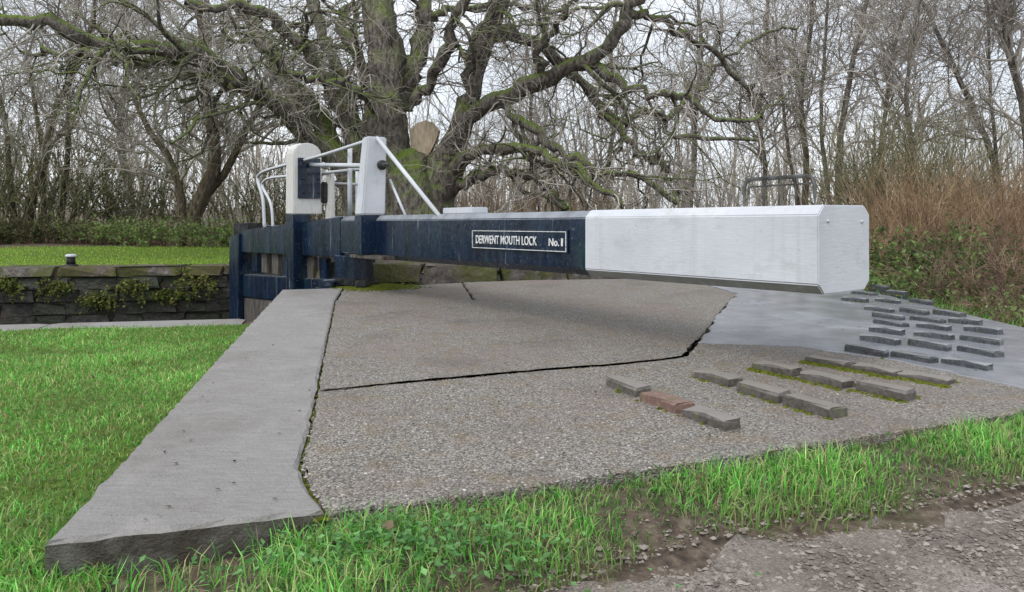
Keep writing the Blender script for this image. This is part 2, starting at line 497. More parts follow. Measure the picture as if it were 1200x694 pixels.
slabE = [gnd(864, 344), gnd(846, 363), gnd(824, 392), gnd(816, 402), gnd(930, 406), gnd(1050, 423), gnd(1200, 456), (3.6, 4.06), (3.58, 5.2), (3.66, 7.9), (2.6, 9.2), (2.13, 9.17)]
OUTLINE = np.array([strip[0], strip[2], slabA[-1], gnd(600, 573), gnd(800, 543), gnd(1000, 513), gnd(1200, 482), (2.75, 3.30), (3.6, 3.66), (3.58, 5.2), (3.66, 7.9), (2.6, 9.2), (0.2, 8.9), gnd(541, 331), gnd(404, 338), gnd(330, 340)])


def inside(poly, x, y):
    x = np.asarray(x); y = np.asarray(y)
    r = np.zeros(x.shape, bool)
    j = len(poly) - 1
    for i in range(len(poly)):
        xi, yi = poly[i]; xj, yj = poly[j]
        c = ((yi > y) != (yj > y)) & (x < (xj - xi) * (y - yi) / (yj - yi + 1e-12) + xi)
        r ^= c; j = i
    return r


# towpath edge (photo pixels on z=-0.11)
path_edge = np.array([gnd(p[0], p[1], -0.11) for p in [(560, 735), (640, 708), (720, 680), (820, 646), (920, 620), (1040, 608), (1200, 580)]])


def path_y(x):
    """the y of the towpath's far edge at x: path lies at smaller y"""
    xs, ys = path_edge[:, 0], path_edge[:, 1]
    y = np.interp(x, xs, ys)
    y = np.where(x < xs[0], ys[0] + (x - xs[0]) * 1.2, y)
    return np.where(x > xs[-1], ys[-1] + (x - xs[-1]) * 0.40, y)


def wob(x, y, s=1.0):
    return (np.sin(x * 1.7 * s + y * 0.6 * s) + np.sin(y * 2.1 * s - x * 0.9 * s + 1.3) + np.sin((x + y) * 3.3 * s + 0.7) * 0.5) / 2.5


def height(x, y):
    x = np.asarray(x, float); y = np.asarray(y, float)
    rx, ry = x - P0[0], y - P0[1]
    u = rx * U[0] + ry * U[1]; v = rx * NV[0] + ry * NV[1]
    left = sstep(-1.0, -1.22, x + 0.21 * (y - 1.8))          # left of the strip
    z = -0.10 - 0.20 * sstep(2.6, 7.2, y) * left + 0.015 * wob(x, y, 1.5)
    z = z + 0.05 * sstep(-0.75, -0.2, x) * sstep(0.02, 0.3, y - path_y(x)) * (1 - left) * (y < 4.3)
    z = np.where((x > 3.55) & (y > 3), z - 0.06 * sstep(3.55, 4.5, x), z)
    z = np.where(y < path_y(x), z - 0.02, z)
    far = -0.09 + 0.006 * np.maximum(v - CHW, 0) + 0.03 * wob(x, y, 0.6) * sstep(CHW, CHW + 3, v)
    z = np.where(v >= CHW, far, z)
    d = v - near_off(u)
    z = np.where((d > 0.0) & (v < CHW) & (u < 7.6), -2.6, z)
    return z


def build_ground():
    us = np.concatenate([np.linspace(-400, -30, 14), np.linspace(-24, -8, 17), np.linspace(-7, 7, 85), np.linspace(8, 24, 17), np.linspace(30, 400, 14)])
    ds = np.concatenate([np.linspace(-80, -14, 8), np.linspace(-12, -9, 6), np.linspace(-8.6, -0.15, 64), [-0.001, 0.012]])
    vs = np.concatenate([[CHW - 0.012, CHW + 0.001], np.linspace(CHW + 0.3, 25, 46), np.linspace(28, 60, 12), np.linspace(80, 700, 10)])
    rows = []
    for d in ds:
        v = d + near_off(us) * sstep(-9, -1, d)
        rows.append(np.stack(uv2xy(us, v), -1))
    for v in vs:
        rows.append(np.stack(uv2xy(us, np.full_like(us, v)), -1))
    G = np.array(rows)
    Z = height(G[..., 0], G[..., 1])
    Z[len(ds) - 2] = np.maximum(Z[len(ds) - 2], -0.4)
    Z[len(ds) - 1] = np.where(us < 7.6, -2.6, -0.12); Z[len(ds)] = np.where(us < 7.6, -2.6, -0.12)
    V = np.concatenate([G, Z[..., None]], -1).reshape(-1, 3)
    nr, nc = G.shape[:2]
    i = np.arange(nr * nc).reshape(nr, nc)
    q = np.stack([i[:-1, :-1], i[:-1, 1:], i[1:, 1:], i[1:, :-1]], -1).reshape(-1, 4)
    o = link('ground', np_mesh('ground', V, [q], True), M['soil'])
    tag(o, kind='structure')


build_ground()


def sheet(name, x0, x1, y0, y1, nx, ny, mask, lift, m):
    xs = np.linspace(x0, x1, nx); ys = np.linspace(y0, y1, ny)
    X, Y = np.meshgrid(xs, ys)
    Z = height(X, Y) + lift
    i = np.arange(nx * ny).reshape(ny, nx)
    q = np.stack([i[:-1, :-1], i[:-1, 1:], i[1:, 1:], i[1:, :-1]], -1).reshape(-1, 4)
    cx = X.ravel()[q].mean(1); cy = Y.ravel()[q].mean(1)
    q = q[mask(cx, cy)]
    V = np.stack([X, Y, Z], -1).reshape(-1, 3)
    used = np.unique(q); remap = np.full(len(V), -1); remap[used] = np.arange(len(used))
    o = link(name, np_mesh(name, V[used], [remap[q]], True), m)
    tag(o, kind='structure')
    return o


def build_towpath():
    xs = np.linspace(-9, 12, 420); ks = np.concatenate([[0, .02, .05, .1], np.linspace(.18, 9, 40)])
    e = path_y(xs) + 0.035 * wob(xs, xs * 0, 7) + 0.03 * wob(xs, xs * 0 + 2, 17)
    X = np.repeat(xs[None], len(ks), 0); Y = e[None] - ks[:, None]
    Z = height(X, Y) + 0.006 + 0.006 * wob(X, Y, 9); Z[0] -= 0.02
    i = np.arange(X.size).reshape(X.shape)
    q = np.stack([i[1:, :-1], i[1:, 1:], i[:-1, 1:], i[:-1, :-1]], -1).reshape(-1, 4)
    tag(link('towpath', np_mesh('towpath', np.stack([X, Y, Z], -1).reshape(-1, 3), [q], True), M['gravel']), kind='structure')


build_towpath()
def vof(x, y): return (x - P0[0]) * NV[0] + (y - P0[1]) * NV[1]
def uof(x, y): return (x - P0[0]) * U[0] + (y - P0[1]) * U[1]
_left_line = lambda x, y: (x + 0.21 * (y - 1.8)) < -1.0
sheet('near_lawn', -9, -0.9, 0.9, 8.6, 130, 130, lambda x, y: _left_line(x, y) & (vof(x, y) < -0.42) & (y > path_y(x)), 0.02, M['turf'])
sheet('far_lawn', -26, -2.2, 9, 25, 150, 110, lambda x, y: (vof(x, y) > CHW + 0.45) & (vof(x, y) < 11.5 + 0.8 * wob(x, y, 0.7) - 0.12 * (x + 5)) & (x < -3.4 - 0.35 * np.maximum(y - 13, 0) * 0), 0.012, M['turf'])

w = np.array([[*uv2xy(-60, -0.1), -1.55], [*uv2xy(8, -0.1), -1.55], [*uv2xy(8, CHW + 0.1), -1.55], [*uv2xy(-60, CHW + 0.1), -1.55]])
tag(link('canal_water', np_mesh('canal_water', w, [np.array([[0, 1, 2, 3]])]), M['water']), kind='structure')


# ------------------------------------------------------------------ concrete landing
def slab(name, poly, m, top, parent, thick=0.16, jit=0.006, bev=0.012, seed=0, gap=0.006, step=0.10):
    g = np.random.default_rng(seed)
    p = np.array(poly)
    a = 0.5 * np.sum(p[:, 0] * np.roll(p[:, 1], -1) - np.roll(p[:, 0], -1) * p[:, 1])
    if a < 0: p = p[::-1]
    pts = []
    for i in range(len(p)):
        q0, q1 = p[i], p[(i + 1) % len(p)]
        L = np.linalg.norm(q1 - q0); n = max(1, int(L / step))
        nn = np.array([q1[1] - q0[1], q0[0] - q1[0]]) / max(L, 1e-6)
        for k in range(n):
            j = 0 if k == 0 else g.normal(0, jit)
            pts.append(q0 + (q1 - q0) * k / n + nn * j)
    pts = np.array(pts); n = len(pts)
    prev, nxt = np.roll(pts, 1, 0), np.roll(pts, -1, 0)
    e = nxt - prev; nn = np.stack([-e[:, 1], e[:, 0]], -1); nn /= np.linalg.norm(nn, axis=1, keepdims=True) + 1e-9
    pts = pts + nn * gap
    inn = pts + nn * (bev + g.uniform(0, bev, n))[:, None]
    bm = bmesh.new()
    vt = [bm.verts.new((x, y, top)) for x, y in inn]
    vm = [bm.verts.new((x, y, top - bev * (0.7 + g.uniform(0, 0.8)))) for x, y in pts]
    vb = [bm.verts.new((x + g.normal(0, .004), y + g.normal(0, .004), top - thick)) for x, y in pts]
    f = bm.faces.new(vt)
    for i in range(n):
        j = (i + 1) % n
        bm.faces.new((vm[i], vm[j], vt[j], vt[i])); bm.faces.new((vb[i], vb[j], vm[j], vm[i]))
    bmesh.ops.triangulate(bm, faces=[f])
    me = bpy.data.meshes.new(name); bm.to_mesh(me); bm.free()
    return link(name, me, m, parent)


landing = empty('concrete_landing', (0.8, 5, 0))
tag(landing, kind='structure')
slab('slab', strip, M['concrete'], 0.004, landing, 0.38, 0.0028, 0.009, 1, 0.005, 0.05)
slab('slab', slabA, M['aggregate'], 0.0, landing, 0.2, 0.003, 0.006, 2, 0.006, 0.04)
slab('slab', slabB, M['aggregate'], 0.001, landing, 0.2, 0.004, 0.007, 3, 0.007, 0.05)
slab('slab', slabC, M['aggregate'], -0.002, landing, 0.2, 0.006, 0.008, 4, 0.012)
slab('slab', slabD, M['aggregate'], 0.0, landing, 0.2, 0.006, 0.008, 5, 0.008)
slab('slab', slabE, M['wet'], 0.004, landing, 0.2, 0.012, 0.005, 6, 0.006, 0.09)

_c = OUTLINE.mean(0)
slab('bedding', [tuple(_c + (p - _c) * 0.985) for p in OUTLINE], M['soil'], -0.05, landing, 0.12, 0.0, 0.004, 9, 0.0, 0.3)

# the brick treads set in the landing
B3 = lambda x, y: (660 + x / 2.2222, 320 + y / 2.2222)
brick_rows = [
    [(105, 290, 200, 326), (197, 330, 312, 371), (302, 368, 440, 418)],
    [(332, 268, 447, 302), (447, 306, 568, 341), (570, 343, 712, 382)],
    [(490, 248, 605, 273), (608, 273, 740, 305), (757, 303, 900, 336)],
    [(630, 230, 745, 250), (748, 250, 866, 274), (868, 270, 1005, 294)],
    [(727, 205, 837, 223), (850, 219, 962, 239), (980, 236, 1108, 259)],
    [(767, 176, 865, 192), (892, 189, 998, 207), (1023, 204, 1130, 224)],
    [(793, 154, 883, 166), (908, 164, 1008, 178), (1025, 175, 1138, 192)],
    [(805, 132, 888, 144), (917, 142, 1002, 154), (1038, 151, 1133, 164)],
    [(798, 115, 882, 126), (900, 123, 987, 134), (1000, 130, 1087, 140)],
    [(778, 96, 852, 106), (868, 101, 945, 112), (960, 108, 1038, 118)],
    [(718, 72, 793, 80), (802, 73, 873, 83), (885, 74, 962, 87)],
    [(740, 54, 820, 62), (828, 53, 898, 62)],
    [(795, 38, 838, 44)],
]


def brick_mesh(name, m, seed):
    g = np.random.default_rng(seed)
    bm = bmesh.new()
    L, W, Ht, b = 0.222, 0.088, 0.10, 0.009
    def ring(l, w, z): return [bm.verts.new((sx * l / 2 + g.normal(0, .0045), sy * w / 2 + g.normal(0, .004), z + g.normal(0, .003))) for sx, sy in ((-1, -1), (0, -1), (1, -1), (1, 1), (0, 1), (-1, 1))]
    r0, r1, r2 = ring(L, W, -0.055), ring(L, W, 0.052 - b), ring(L - 2 * b, W - 2 * b, 0.052)
    for a, c in ((r0, r1), (r1, r2)):
        for i in range(6):
            j = (i + 1) % 6
            bm.faces.new((a[i], a[j], c[j], c[i]))
    bm.faces.new(r2)
    me = bpy.data.meshes.new(name); bm.to_mesh(me); bm.free()
    me.materials.append(m)
    return me


bricks = {k: [brick_mesh('brick', M[k], s) for s in range(4)] for k in ('brick_grey', 'brick_red', 'brick_dark')}
moss_spots = []
for ri, row in enumerate(brick_rows):
    for bi, (xa, ya, xb, yb) in enumerate(row):
        a = np.array(gnd(*B3(xa, ya))); b = np.array(gnd(*B3(xb, yb)))
        d = b - a
        ang = math.atan2(d[1], d[0])
        c = (a + b) / 2 + np.array([-math.sin(ang), math.cos(ang)]) * 0.036
        kind = 'brick_red' if (ri, bi) in ((0, 1),) else ('brick_grey' if ri < 4 else 'brick_dark')
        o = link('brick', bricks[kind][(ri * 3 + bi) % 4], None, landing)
        o.location = (c[0], c[1], (-0.024 if ri == 3 else (-0.014 if ri > 3 else -0.012)) + random.uniform(-.006, .004))
        o.rotation_euler = (random.uniform(-.03, .03), random.uniform(-.02, .02), ang + random.uniform(-.02, .02))
        o.scale = (min(max(np.linalg.norm(d) / 0.232, 0.88), 1.08), 1.0 if ri < 4 else 0.72, 1)
        moss_spots.append((c[0], c[1], ang, ri))

# ------------------------------------------------------------------ lock walls
def block_mesh(name, seed, m, rough=0.012, n=(4, 3, 3), bev=0.03):
    """a unit rough stone block, 1 x 1 x 1, origin at the centre of its top"""
    g = np.random.default_rng(seed)
    bm = bmesh.new()
    bmesh.ops.create_cube(bm, size=1.0)
    bmesh.ops.bevel(bm, geom=bm.edges[:], offset=0.05, segments=1, affect='EDGES')
    for v in bm.verts:
        v.co.z -= 0.5
        v.co.x += g.normal(0, rough); v.co.y += g.normal(0, rough * 2); v.co.z += g.normal(0, rough * 1.3)
    me = bpy.data.meshes.new(name); bm.to_mesh(me); bm.free()
    me.materials.append(m)
    return me


def wall_of_blocks(root, u0, u1, vface, vdir, rows, seed, vfun=None):
    """rows: (ztop, height, depth, mean length, mesh list, proud)"""
    g = np.random.default_rng(seed)
    ang = math.atan2(U[1], U[0])
    for ztop, hh, dep, ml, meshes, proud, nm in rows:
        u = u0 - g.uniform(0, ml)
        while u < u1:
            L = ml * g.uniform(0.7, 1.3)
            uc = u + L / 2
            vf = vfun(uc) if vfun else vface
            vc = vf + vdir * (dep / 2 - proud + g.uniform(-.012, .012))
            x, y = uv2xy(uc, vc)
            o = link(nm, meshes[int(g.integers(len(meshes)))], None, root)
            o.location = (x, y, ztop + g.uniform(-.012, .012))
            o.rotation_euler = (0, 0, ang + g.normal(0, 0.006))
            o.scale = (L - 0.016, dep, hh - 0.014)
            u += L


cs = [block_mesh('coping_stone', s, M['stone'], 0.032) for s in range(5)]
ws = [block_mesh('wall_stone', s + 20, M['wallstone'], 0.035) for s in range(5)]
cc = [block_mesh('coping_slab', s + 40, M['concrete'], 0.008) for s in range(3)]
fw = empty('lock_wall', (*uv2xy(0, CHW), -0.1))
tag(fw, 'mossy stone lock wall across the water with ferns on its face', 'wall')
wall_of_blocks(fw, -11, 6.0, CHW, 1, [(-0.055, 0.17, 0.55, 0.8, cs, 0.08, 'coping_stone')] + [(-0.225 - 0.2 * k, 0.20, 0.3, 0.55, ws, 0.05 - 0.004 * k, 'stone') for k in range(6)], 3)
nw = empty('lock_wall', (*uv2xy(-3, 0), -0.3))
tag(nw, 'low stone lock wall with grey coping along the near grass', 'wall')
wall_of_blocks(nw, -10, -0.15, 0.0, -1, [(-0.27, 0.22, 0.50, 1.5, cc, 0.02, 'coping_slab')] + [(-0.49 - 0.25 * k, 0.25, 0.3, 0.7, ws, 0.03, 'stone') for k in range(5)], 5)
ew = empty('lock_wall', (*uv2xy(3, 0.9), 0))
tag(ew, 'raised row of rough stone blocks behind the landing, under the beam', 'wall')
wall_of_blocks(ew, 1.0, 5.4, 0.86, 1, [(0.19, 0.24, 0.34, 0.95, cs, -0.10, 'coping_stone')] + [(-0.05 - 0.3 * k, 0.3, 0.3, 0.8, ws, -0.06, 'stone') for k in range(5)], 8)

# ------------------------------------------------------------------ the lock gate with its balance beam
def box(bm, c, ax, ay, az, sx, sy, sz, bev=0.008, taper=1.0):
    """box centred at c with axes ax, ay, az (unit vectors) and full sizes"""
    vs = []
    for z in (-.5, .5):
        k = taper if z > 0 else 1.0
        for x, y in ((-.5, -.5), (.5, -.5), (.5, .5), (-.5, .5)):
            vs.append(bm.verts.new(Vector(c) + Vector(ax) * x * sx * k + Vector(ay) * y * sy * k + Vector(az) * z * sz))
    fs = [(0, 3, 2, 1), (4, 5, 6, 7), (0, 1, 5, 4), (1, 2, 6, 5), (2, 3, 7, 6), (3, 0, 4, 7)]
    faces = [bm.faces.new([vs[i] for i in f]) for f in fs]
    if bev:
        es = list({e for f in faces for e in f.edges})
        bmesh.ops.bevel(bm, geom=es, offset=bev, segments=2, affect='EDGES')


def bm_obj(name, bm, m, parent, smooth=False):
    me = bpy.data.meshes.new(name)
    bmesh.ops.recalc_face_normals(bm, faces=bm.faces[:])
    bm.to_mesh(me); bm.free()
    if smooth:
        for p in me.polygons: p.use_smooth = True
    return link(name, me, m, parent)


def tube_obj(name, pts, r, m, parent, S=10, K=None):
    p = np.array(pts, float)
    if K: p = resample(p, K)
    V, q = tubes(p[None], np.full((1, len(p)), r), S)
    n = len(V)
    caps = [np.arange(S)[::-1][None], (np.arange(S) + n - S)[None]]
    me = np_mesh(name, V, [q] + caps, True)
    return link(name, me, m, parent)


Z3 = (0, 0, 1)
A_B, A_L = R(36), R(43.4)
BD = np.array([math.sin(A_B), -math.cos(A_B)])      # beam, outwards from the heel
BP = np.array([math.cos(A_B), math.sin(A_B)])       # across the beam, away from the camera
LD = np.array([-math.sin(A_L), math.cos(A_L)])      # leaf, from the heel over the water
LP = np.array([math.cos(A_L), math.sin(A_L)])
TE = 5.705                                           # beam end


def beam_t(x, off=0.0):              # photo column -> distance along the beam's near face line
    k = (x - 600) / F
    o = PIV + BP * off
    return (k * o[1] - o[0]) / (BD[0] - k * BD[1])


def leaf_t(x, off=0.0):
    k = (x - 600) / F
    o = PIV + LP * off
    return (k * o[1] - o[0]) / (LD[0] - k * LD[1])


def bpt(t, off, z): p = PIV + BD * t + BP * off; return (p[0], p[1], z)
def lpt(t, off, z): p = PIV + LD * t + LP * off; return (p[0], p[1], z)
def b_px(x, y, off=0.0):
    t = beam_t(x, off); p = PIV + BD * t + BP * off
    return (p[0], p[1], H + (HZ - y) * p[1] / F)
def l_px(x, y, off=0.0):
    t = leaf_t(x, off); p = PIV + LD * t + LP * off
    return (p[0], p[1], H + (HZ - y) * p[1] / F)


gate = empty('lock_gate', (PIV[0], PIV[1], -1.5))
tag(gate, 'navy and white wooden lock gate with long white-ended balance beam and white handrails', 'lock gate')
BW = 0.46


def ztop(t): return 0.767 + (0.837 - 0.767) * t / TE
def zbot(t): return 0.325 + (0.410 - 0.325) * t / TE


def beam_section(t0, t1, grow_, c=0.048, n=2):
    bm = bmesh.new()
    rings = []
    for k in range(n + 1):
        t = t0 + (t1 - t0) * k / n
        a, b, o0, o1 = ztop(t) + grow_, zbot(t) - grow_, -grow_, BW + grow_
        pr = [(o0, a - c), (o0 + c, a), (o1 - c, a), (o1, a - c), (o1, b + c), (o1 - c, b), (o0 + c, b), (o0, b + c)]
        rings.append([bm.verts.new(bpt(t, o, z)) for o, z in pr])
    for r0, r1 in zip(rings[:-1], rings[1:]):
        for i in range(8):
            j = (i + 1) % 8
            bm.faces.new((r0[i], r0[j], r1[j], r1[i]))
    bm.faces.new(rings[0]); bm.faces.new(rings[-1])
    bmesh.ops.recalc_face_normals(bm, faces=bm.faces[:])
    es = [e for e in bm.edges if len(e.link_faces) == 2 and e.calc_face_angle(0) > 0.3]
    bmesh.ops.bevel(bm, geom=es, offset=0.006, segments=2, affect='EDGES')
    return bm


tW = beam_t(687)
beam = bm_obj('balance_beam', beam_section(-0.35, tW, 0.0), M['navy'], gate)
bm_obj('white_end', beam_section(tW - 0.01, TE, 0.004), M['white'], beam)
# end plate edge strip and bolts on the beam's end face
for (o_, z_) in ((0.075, ztop(TE) - 0.075), (BW - 0.075, ztop(TE) - 0.08)):
    tube_obj('bolt', [bpt(TE - 0.004, o_, z_), bpt(TE + 0.007, o_, z_)], 0.008, M['white'], beam, 10)
# name plate with raised border and lettering
n0, n1 = beam_t(554), beam_t(667)
nm_ = 0.5 * (n0 + n1)
zc = b_px(612, 282)[2]
ph = 25 * (PIV[1] + BD[1] * nm_) / F
B3d, BP3 = (BD[0], BD[1], (ztop(TE) - ztop(0)) / TE), (BP[0], BP[1], 0)
B3d = tuple(Vector(B3d).normalized())
up_b = tuple(Vector(BP3).cross(Vector(B3d)) * -1) if Vector(BP3).cross(Vector(B3d)).z < 0 else tuple(Vector(BP3).cross(Vector(B3d)))
bm = bmesh.new()
box(bm, bpt(nm_, -0.004, zc), B3d, BP3, up_b, n1 - n0, 0.016, ph, 0.003)
plate = bm_obj('name_plate', bm, M['navy'], beam)
bm = bmesh.new()
Lp = n1 - n0
for s in (-1, 1):
    c = Vector(bpt(nm_, -0.014, zc)) + Vector(up_b) * s * (ph / 2 - 0.012)
    box(bm, c, B3d, BP3, up_b, Lp - 0.03, 0.006, 0.0045, 0)
    c = Vector(bpt(nm_, -0.014, zc)) + Vector(B3d) * s * (Lp / 2 - 0.018)
    box(bm, c, B3d, BP3, up_b, 0.0045, 0.0064, ph - 0.0305, 0)
bm_obj('border', bm, M['letter'], plate)


def text(body, size, centre, name, parent, fit=None, offset=0.012):
    from mathutils import Matrix
    cu = bpy.data.curves.new(name, 'FONT'); cu.body = body; cu.size = size; cu.extrude = 0.002; cu.offset = offset * size
    cu.align_x = 'CENTER'; cu.align_y = 'CENTER'; cu.resolution_u = 3
    o = bpy.data.objects.new(name + '_curve', cu); col.objects.link(o)
    dg = bpy.context.evaluated_depsgraph_get()
    me = bpy.data.meshes.new_from_object(o.evaluated_get(dg))
    bpy.data.objects.remove(o); bpy.data.curves.remove(cu)
    co = np.zeros(len(me.vertices) * 3); me.vertices.foreach_get('co', co); co = co.reshape(-1, 3)
    if fit:
        w_ = co[:, 0].max() - co[:, 0].min(); h_ = co[:, 1].max() - co[:, 1].min()
        co[:, 0] *= fit[0] / w_; co[:, 1] *= fit[1] / h_
    co[:, 0] -= 0.5 * (co[:, 0].max() + co[:, 0].min()); co[:, 1] -= 0.5 * (co[:, 1].max() + co[:, 1].min())
    X, Yv, Zn = np.array(B3d), np.array(up_b), -np.array(BP3)
    W = np.array(centre) + co[:, :1] * X + co[:, 1:2] * Yv + co[:, 2:3] * Zn
    me.vertices.foreach_set('co', W.astype(np.float32).ravel())
    me.materials.clear(); me.update()
    return link(name, me, M['letter'], parent)


ta, tb = beam_t(559.5), beam_t(631)
text('DERWENT MOUTH LOCK', 0.1, bpt(0.5 * (ta + tb), -0.0145, b_px(595, 281.5)[2]), 'lettering', plate, fit=(tb - ta, 10.2 * b_px(595, 281)[1] / F), offset=0.008)
ta, tb = beam_t(645), beam_t(662)
text('No.', 0.1, bpt(beam_t(651), -0.0145, b_px(651, 284)[2]), 'lettering', plate, fit=(beam_t(657) - ta, 9 * b_px(653, 284)[1] / F), offset=0.02)
text('1', 0.1, bpt(beam_t(660.5), -0.0145, b_px(660, 284)[2]), 'lettering', plate, fit=(beam_t(661.6) - beam_t(659.6), 9 * b_px(653, 284)[1] / F), offset=0.0)
# white cap block on the beam top and the hoop handle behind the white end
t = beam_t(538, 0.2)
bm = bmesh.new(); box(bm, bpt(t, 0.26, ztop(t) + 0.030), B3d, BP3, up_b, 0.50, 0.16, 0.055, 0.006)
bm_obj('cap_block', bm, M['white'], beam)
ho = BW - 0.05
h0, h1 = beam_t(872, ho), beam_t(955, ho)
def hp(t, y_): p = bpt(t, ho, 0); return (p[0], p[1], H + (HZ - y_) * p[1] / F)
zt0, zt1 = hp(h0, 211)[2], hp(h1, 206.5)[2]
ztm = 0.5 * (zt0 + zt1)
pts = [bpt(h0, ho, ztop(h0) - 0.03), bpt(h0, ho, ztm - 0.05), bpt(h0 + 0.014, ho, ztm - 0.014), bpt(h0 + 0.05, ho, ztm), bpt(h1 - 0.05, ho, ztm + 0.005), bpt(h1 - 0.014, ho, ztm - 0.01), bpt(h1, ho, ztm - 0.05), bpt(h1, ho, ztop(h1) - 0.03)]
tube_obj('push_handle', pts, 0.0125, M['rail'], beam, 10)
pts = [bpt(h0 + 0.03, ho + 0.01, ztop(h0) - 0.02), bpt(h0 + 0.03, ho + 0.01, ztm - 0.045), bpt(h1 - 0.03, ho + 0.01, ztm - 0.035), bpt(h1 - 0.03, ho + 0.01, ztop(h1) - 0.02)]
tube_obj('handle_wire', pts, 0.006, M['rail'], beam, 6)
for fr in (0.27, 0.5, 0.73):
    tt = h0 + (h1 - h0) * fr
    tube_obj('handle_wire', [bpt(tt, ho + 0.01, ztop(tt) - 0.02), bpt(tt, ho + 0.01, ztm - 0.01)], 0.005, M['rail'], beam, 6)

# tall post on the beam (white above, navy below) with braces and handrails
L3, LP3 = (LD[0], LD[1], 0), (LP[0], LP[1], 0)
t2 = beam_t(441, 0.05)
p2 = Vector(bpt(t2, -0.02, 0))
zt_, zb_ = H + (HZ - 161) * p2.y / F, H + (HZ - 298) * p2.y / F
zmid = H + (HZ - 252) * p2.y / F
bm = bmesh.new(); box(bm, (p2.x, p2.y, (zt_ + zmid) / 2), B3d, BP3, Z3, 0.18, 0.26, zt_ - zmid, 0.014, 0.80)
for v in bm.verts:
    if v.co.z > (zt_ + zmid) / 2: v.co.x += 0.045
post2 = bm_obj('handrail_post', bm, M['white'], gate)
bm = bmesh.new(); box(bm, (p2.x, p2.y, (zmid + zb_) / 2 - 0.001), B3d, BP3, Z3, 0.185, 0.265, zmid - zb_, 0.012)
bm_obj('post_base', bm, M['navy'], post2)
bm = bmesh.new(); box(bm, (p2.x + BD[0] * 0.12, p2.y + BD[1] * 0.12, zb_ - 0.02), B3d, BP3, Z3, 0.75, 0.22, 0.035, 0.006)
bm_obj('step_ledge', bm, M['timber'], post2)
top_pt = Vector((p2.x + 0.045, p2.y, zt_ - 0.012))
br = b_px(515, 249, 0.05)
tube_obj('brace', [top_pt + Vector((BD[0], BD[1], 0)) * 0.06, (br[0], br[1], ztop(beam_t(515, .05)) - 0.02)], 0.021, M['white'], post2)
b0, b1 = b_px(457, 211, 0.20), b_px(475, 249, 0.20)
tube_obj('brace', [b0, (b1[0], b1[1], b1[2] - 0.03)], 0.014, M['white'], post2)
tube_obj('pivot_bolt', [Vector((p2.x, p2.y, H + (HZ - 194) * p2.y / F)) + Vector(BP3) * 0.08 + Vector(B3d) * 0.05, Vector((p2.x, p2.y, H + (HZ - 194) * p2.y / F)) + Vector(BP3) * 0.08 + Vector(B3d) * 0.24], 0.022, M['rail'], post2)
tube_obj('pivot_nut', [Vector((p2.x, p2.y, H + (HZ - 194) * p2.y / F)) + Vector(BP3) * 0.08 + Vector(B3d) * 0.08, Vector((p2.x, p2.y, H + (HZ - 194) * p2.y / F)) + Vector(BP3) * 0.08 + Vector(B3d) * 0.13], 0.05, M['iron'], post2)

# paddle post over the water (round-headed, white above navy, with a dark rack plate)
t1 = leaf_t(358, 0.10)
p1 = Vector(lpt(t1, 0.08, 0))
def z1(y): return H + (HZ - y) * p1.y / F
wP, dP = 0.38, 0.20
bm = bmesh.new()
prof = [(-wP / 2, z1(251)), (wP / 2, z1(251)), (wP / 2 * 0.96, z1(168) - 0.14)]
for k in range(1, 8):
    a = math.pi * k / 8
    prof.append((wP / 2 * 0.96 * math.cos(a), z1(168) - 0.14 + 0.14 * math.sin(a)))
prof.append((-wP / 2 * 0.96, z1(168) - 0.14))
fr_, bk_ = [], []
for o_, z_ in prof:
    q = p1 + Vector(LP3) * o_; q.z = z_
    fr_.append(bm.verts.new(q - Vector(L3) * dP / 2)); bk_.append(bm.verts.new(q + Vector(L3) * dP / 2))
bm.faces.new(fr_); bm.faces.new(bk_[::-1])
for i in range(len(prof)):
    j = (i + 1) % len(prof)
    bm.faces.new((fr_[i], bk_[i], bk_[j], fr_[j]))
bmesh.ops.recalc_face_normals(bm, faces=bm.faces[:])
bmesh.ops.bevel(bm, geom=[e for e in bm.edges if e.calc_face_angle(0) > 0.8], offset=0.01, segments=2, affect='EDGES')
post1 = bm_obj('paddle_post', bm, M['oldwhite'], gate)
bm = bmesh.new(); q = p1 + Vector(LP3) * (-0.075); box(bm, (q.x, q.y, (z1(251) + z1(350)) / 2 - 0.001), LP3, L3, Z3, 0.225, 0.205, z1(251) - z1(350), 0.01)
bm_obj('post_base', bm, M['navy'], post1)
bm = bmesh.new(); q = p1 - Vector(L3) * (dP / 2 + 0.008) + Vector(LP3) * 0.012; box(bm, (q.x, q.y, (z1(186) + z1(233)) / 2), LP3, L3, Z3, 0.29, 0.026, z1(186) - z1(233), 0.006)
plate1 = bm_obj('paddle_plate', bm, M['navy'], post1)
for y_ in (192, 210, 226):
    for s in (-0.08, 0.12):
        c = q + Vector(LP3) * s - Vector(L3) * 0.010; c.z = z1(y_)
        tube_obj('bolt', [c, c - Vector(L3) * 0.018], 0.014, M['iron'], plate1, 8)

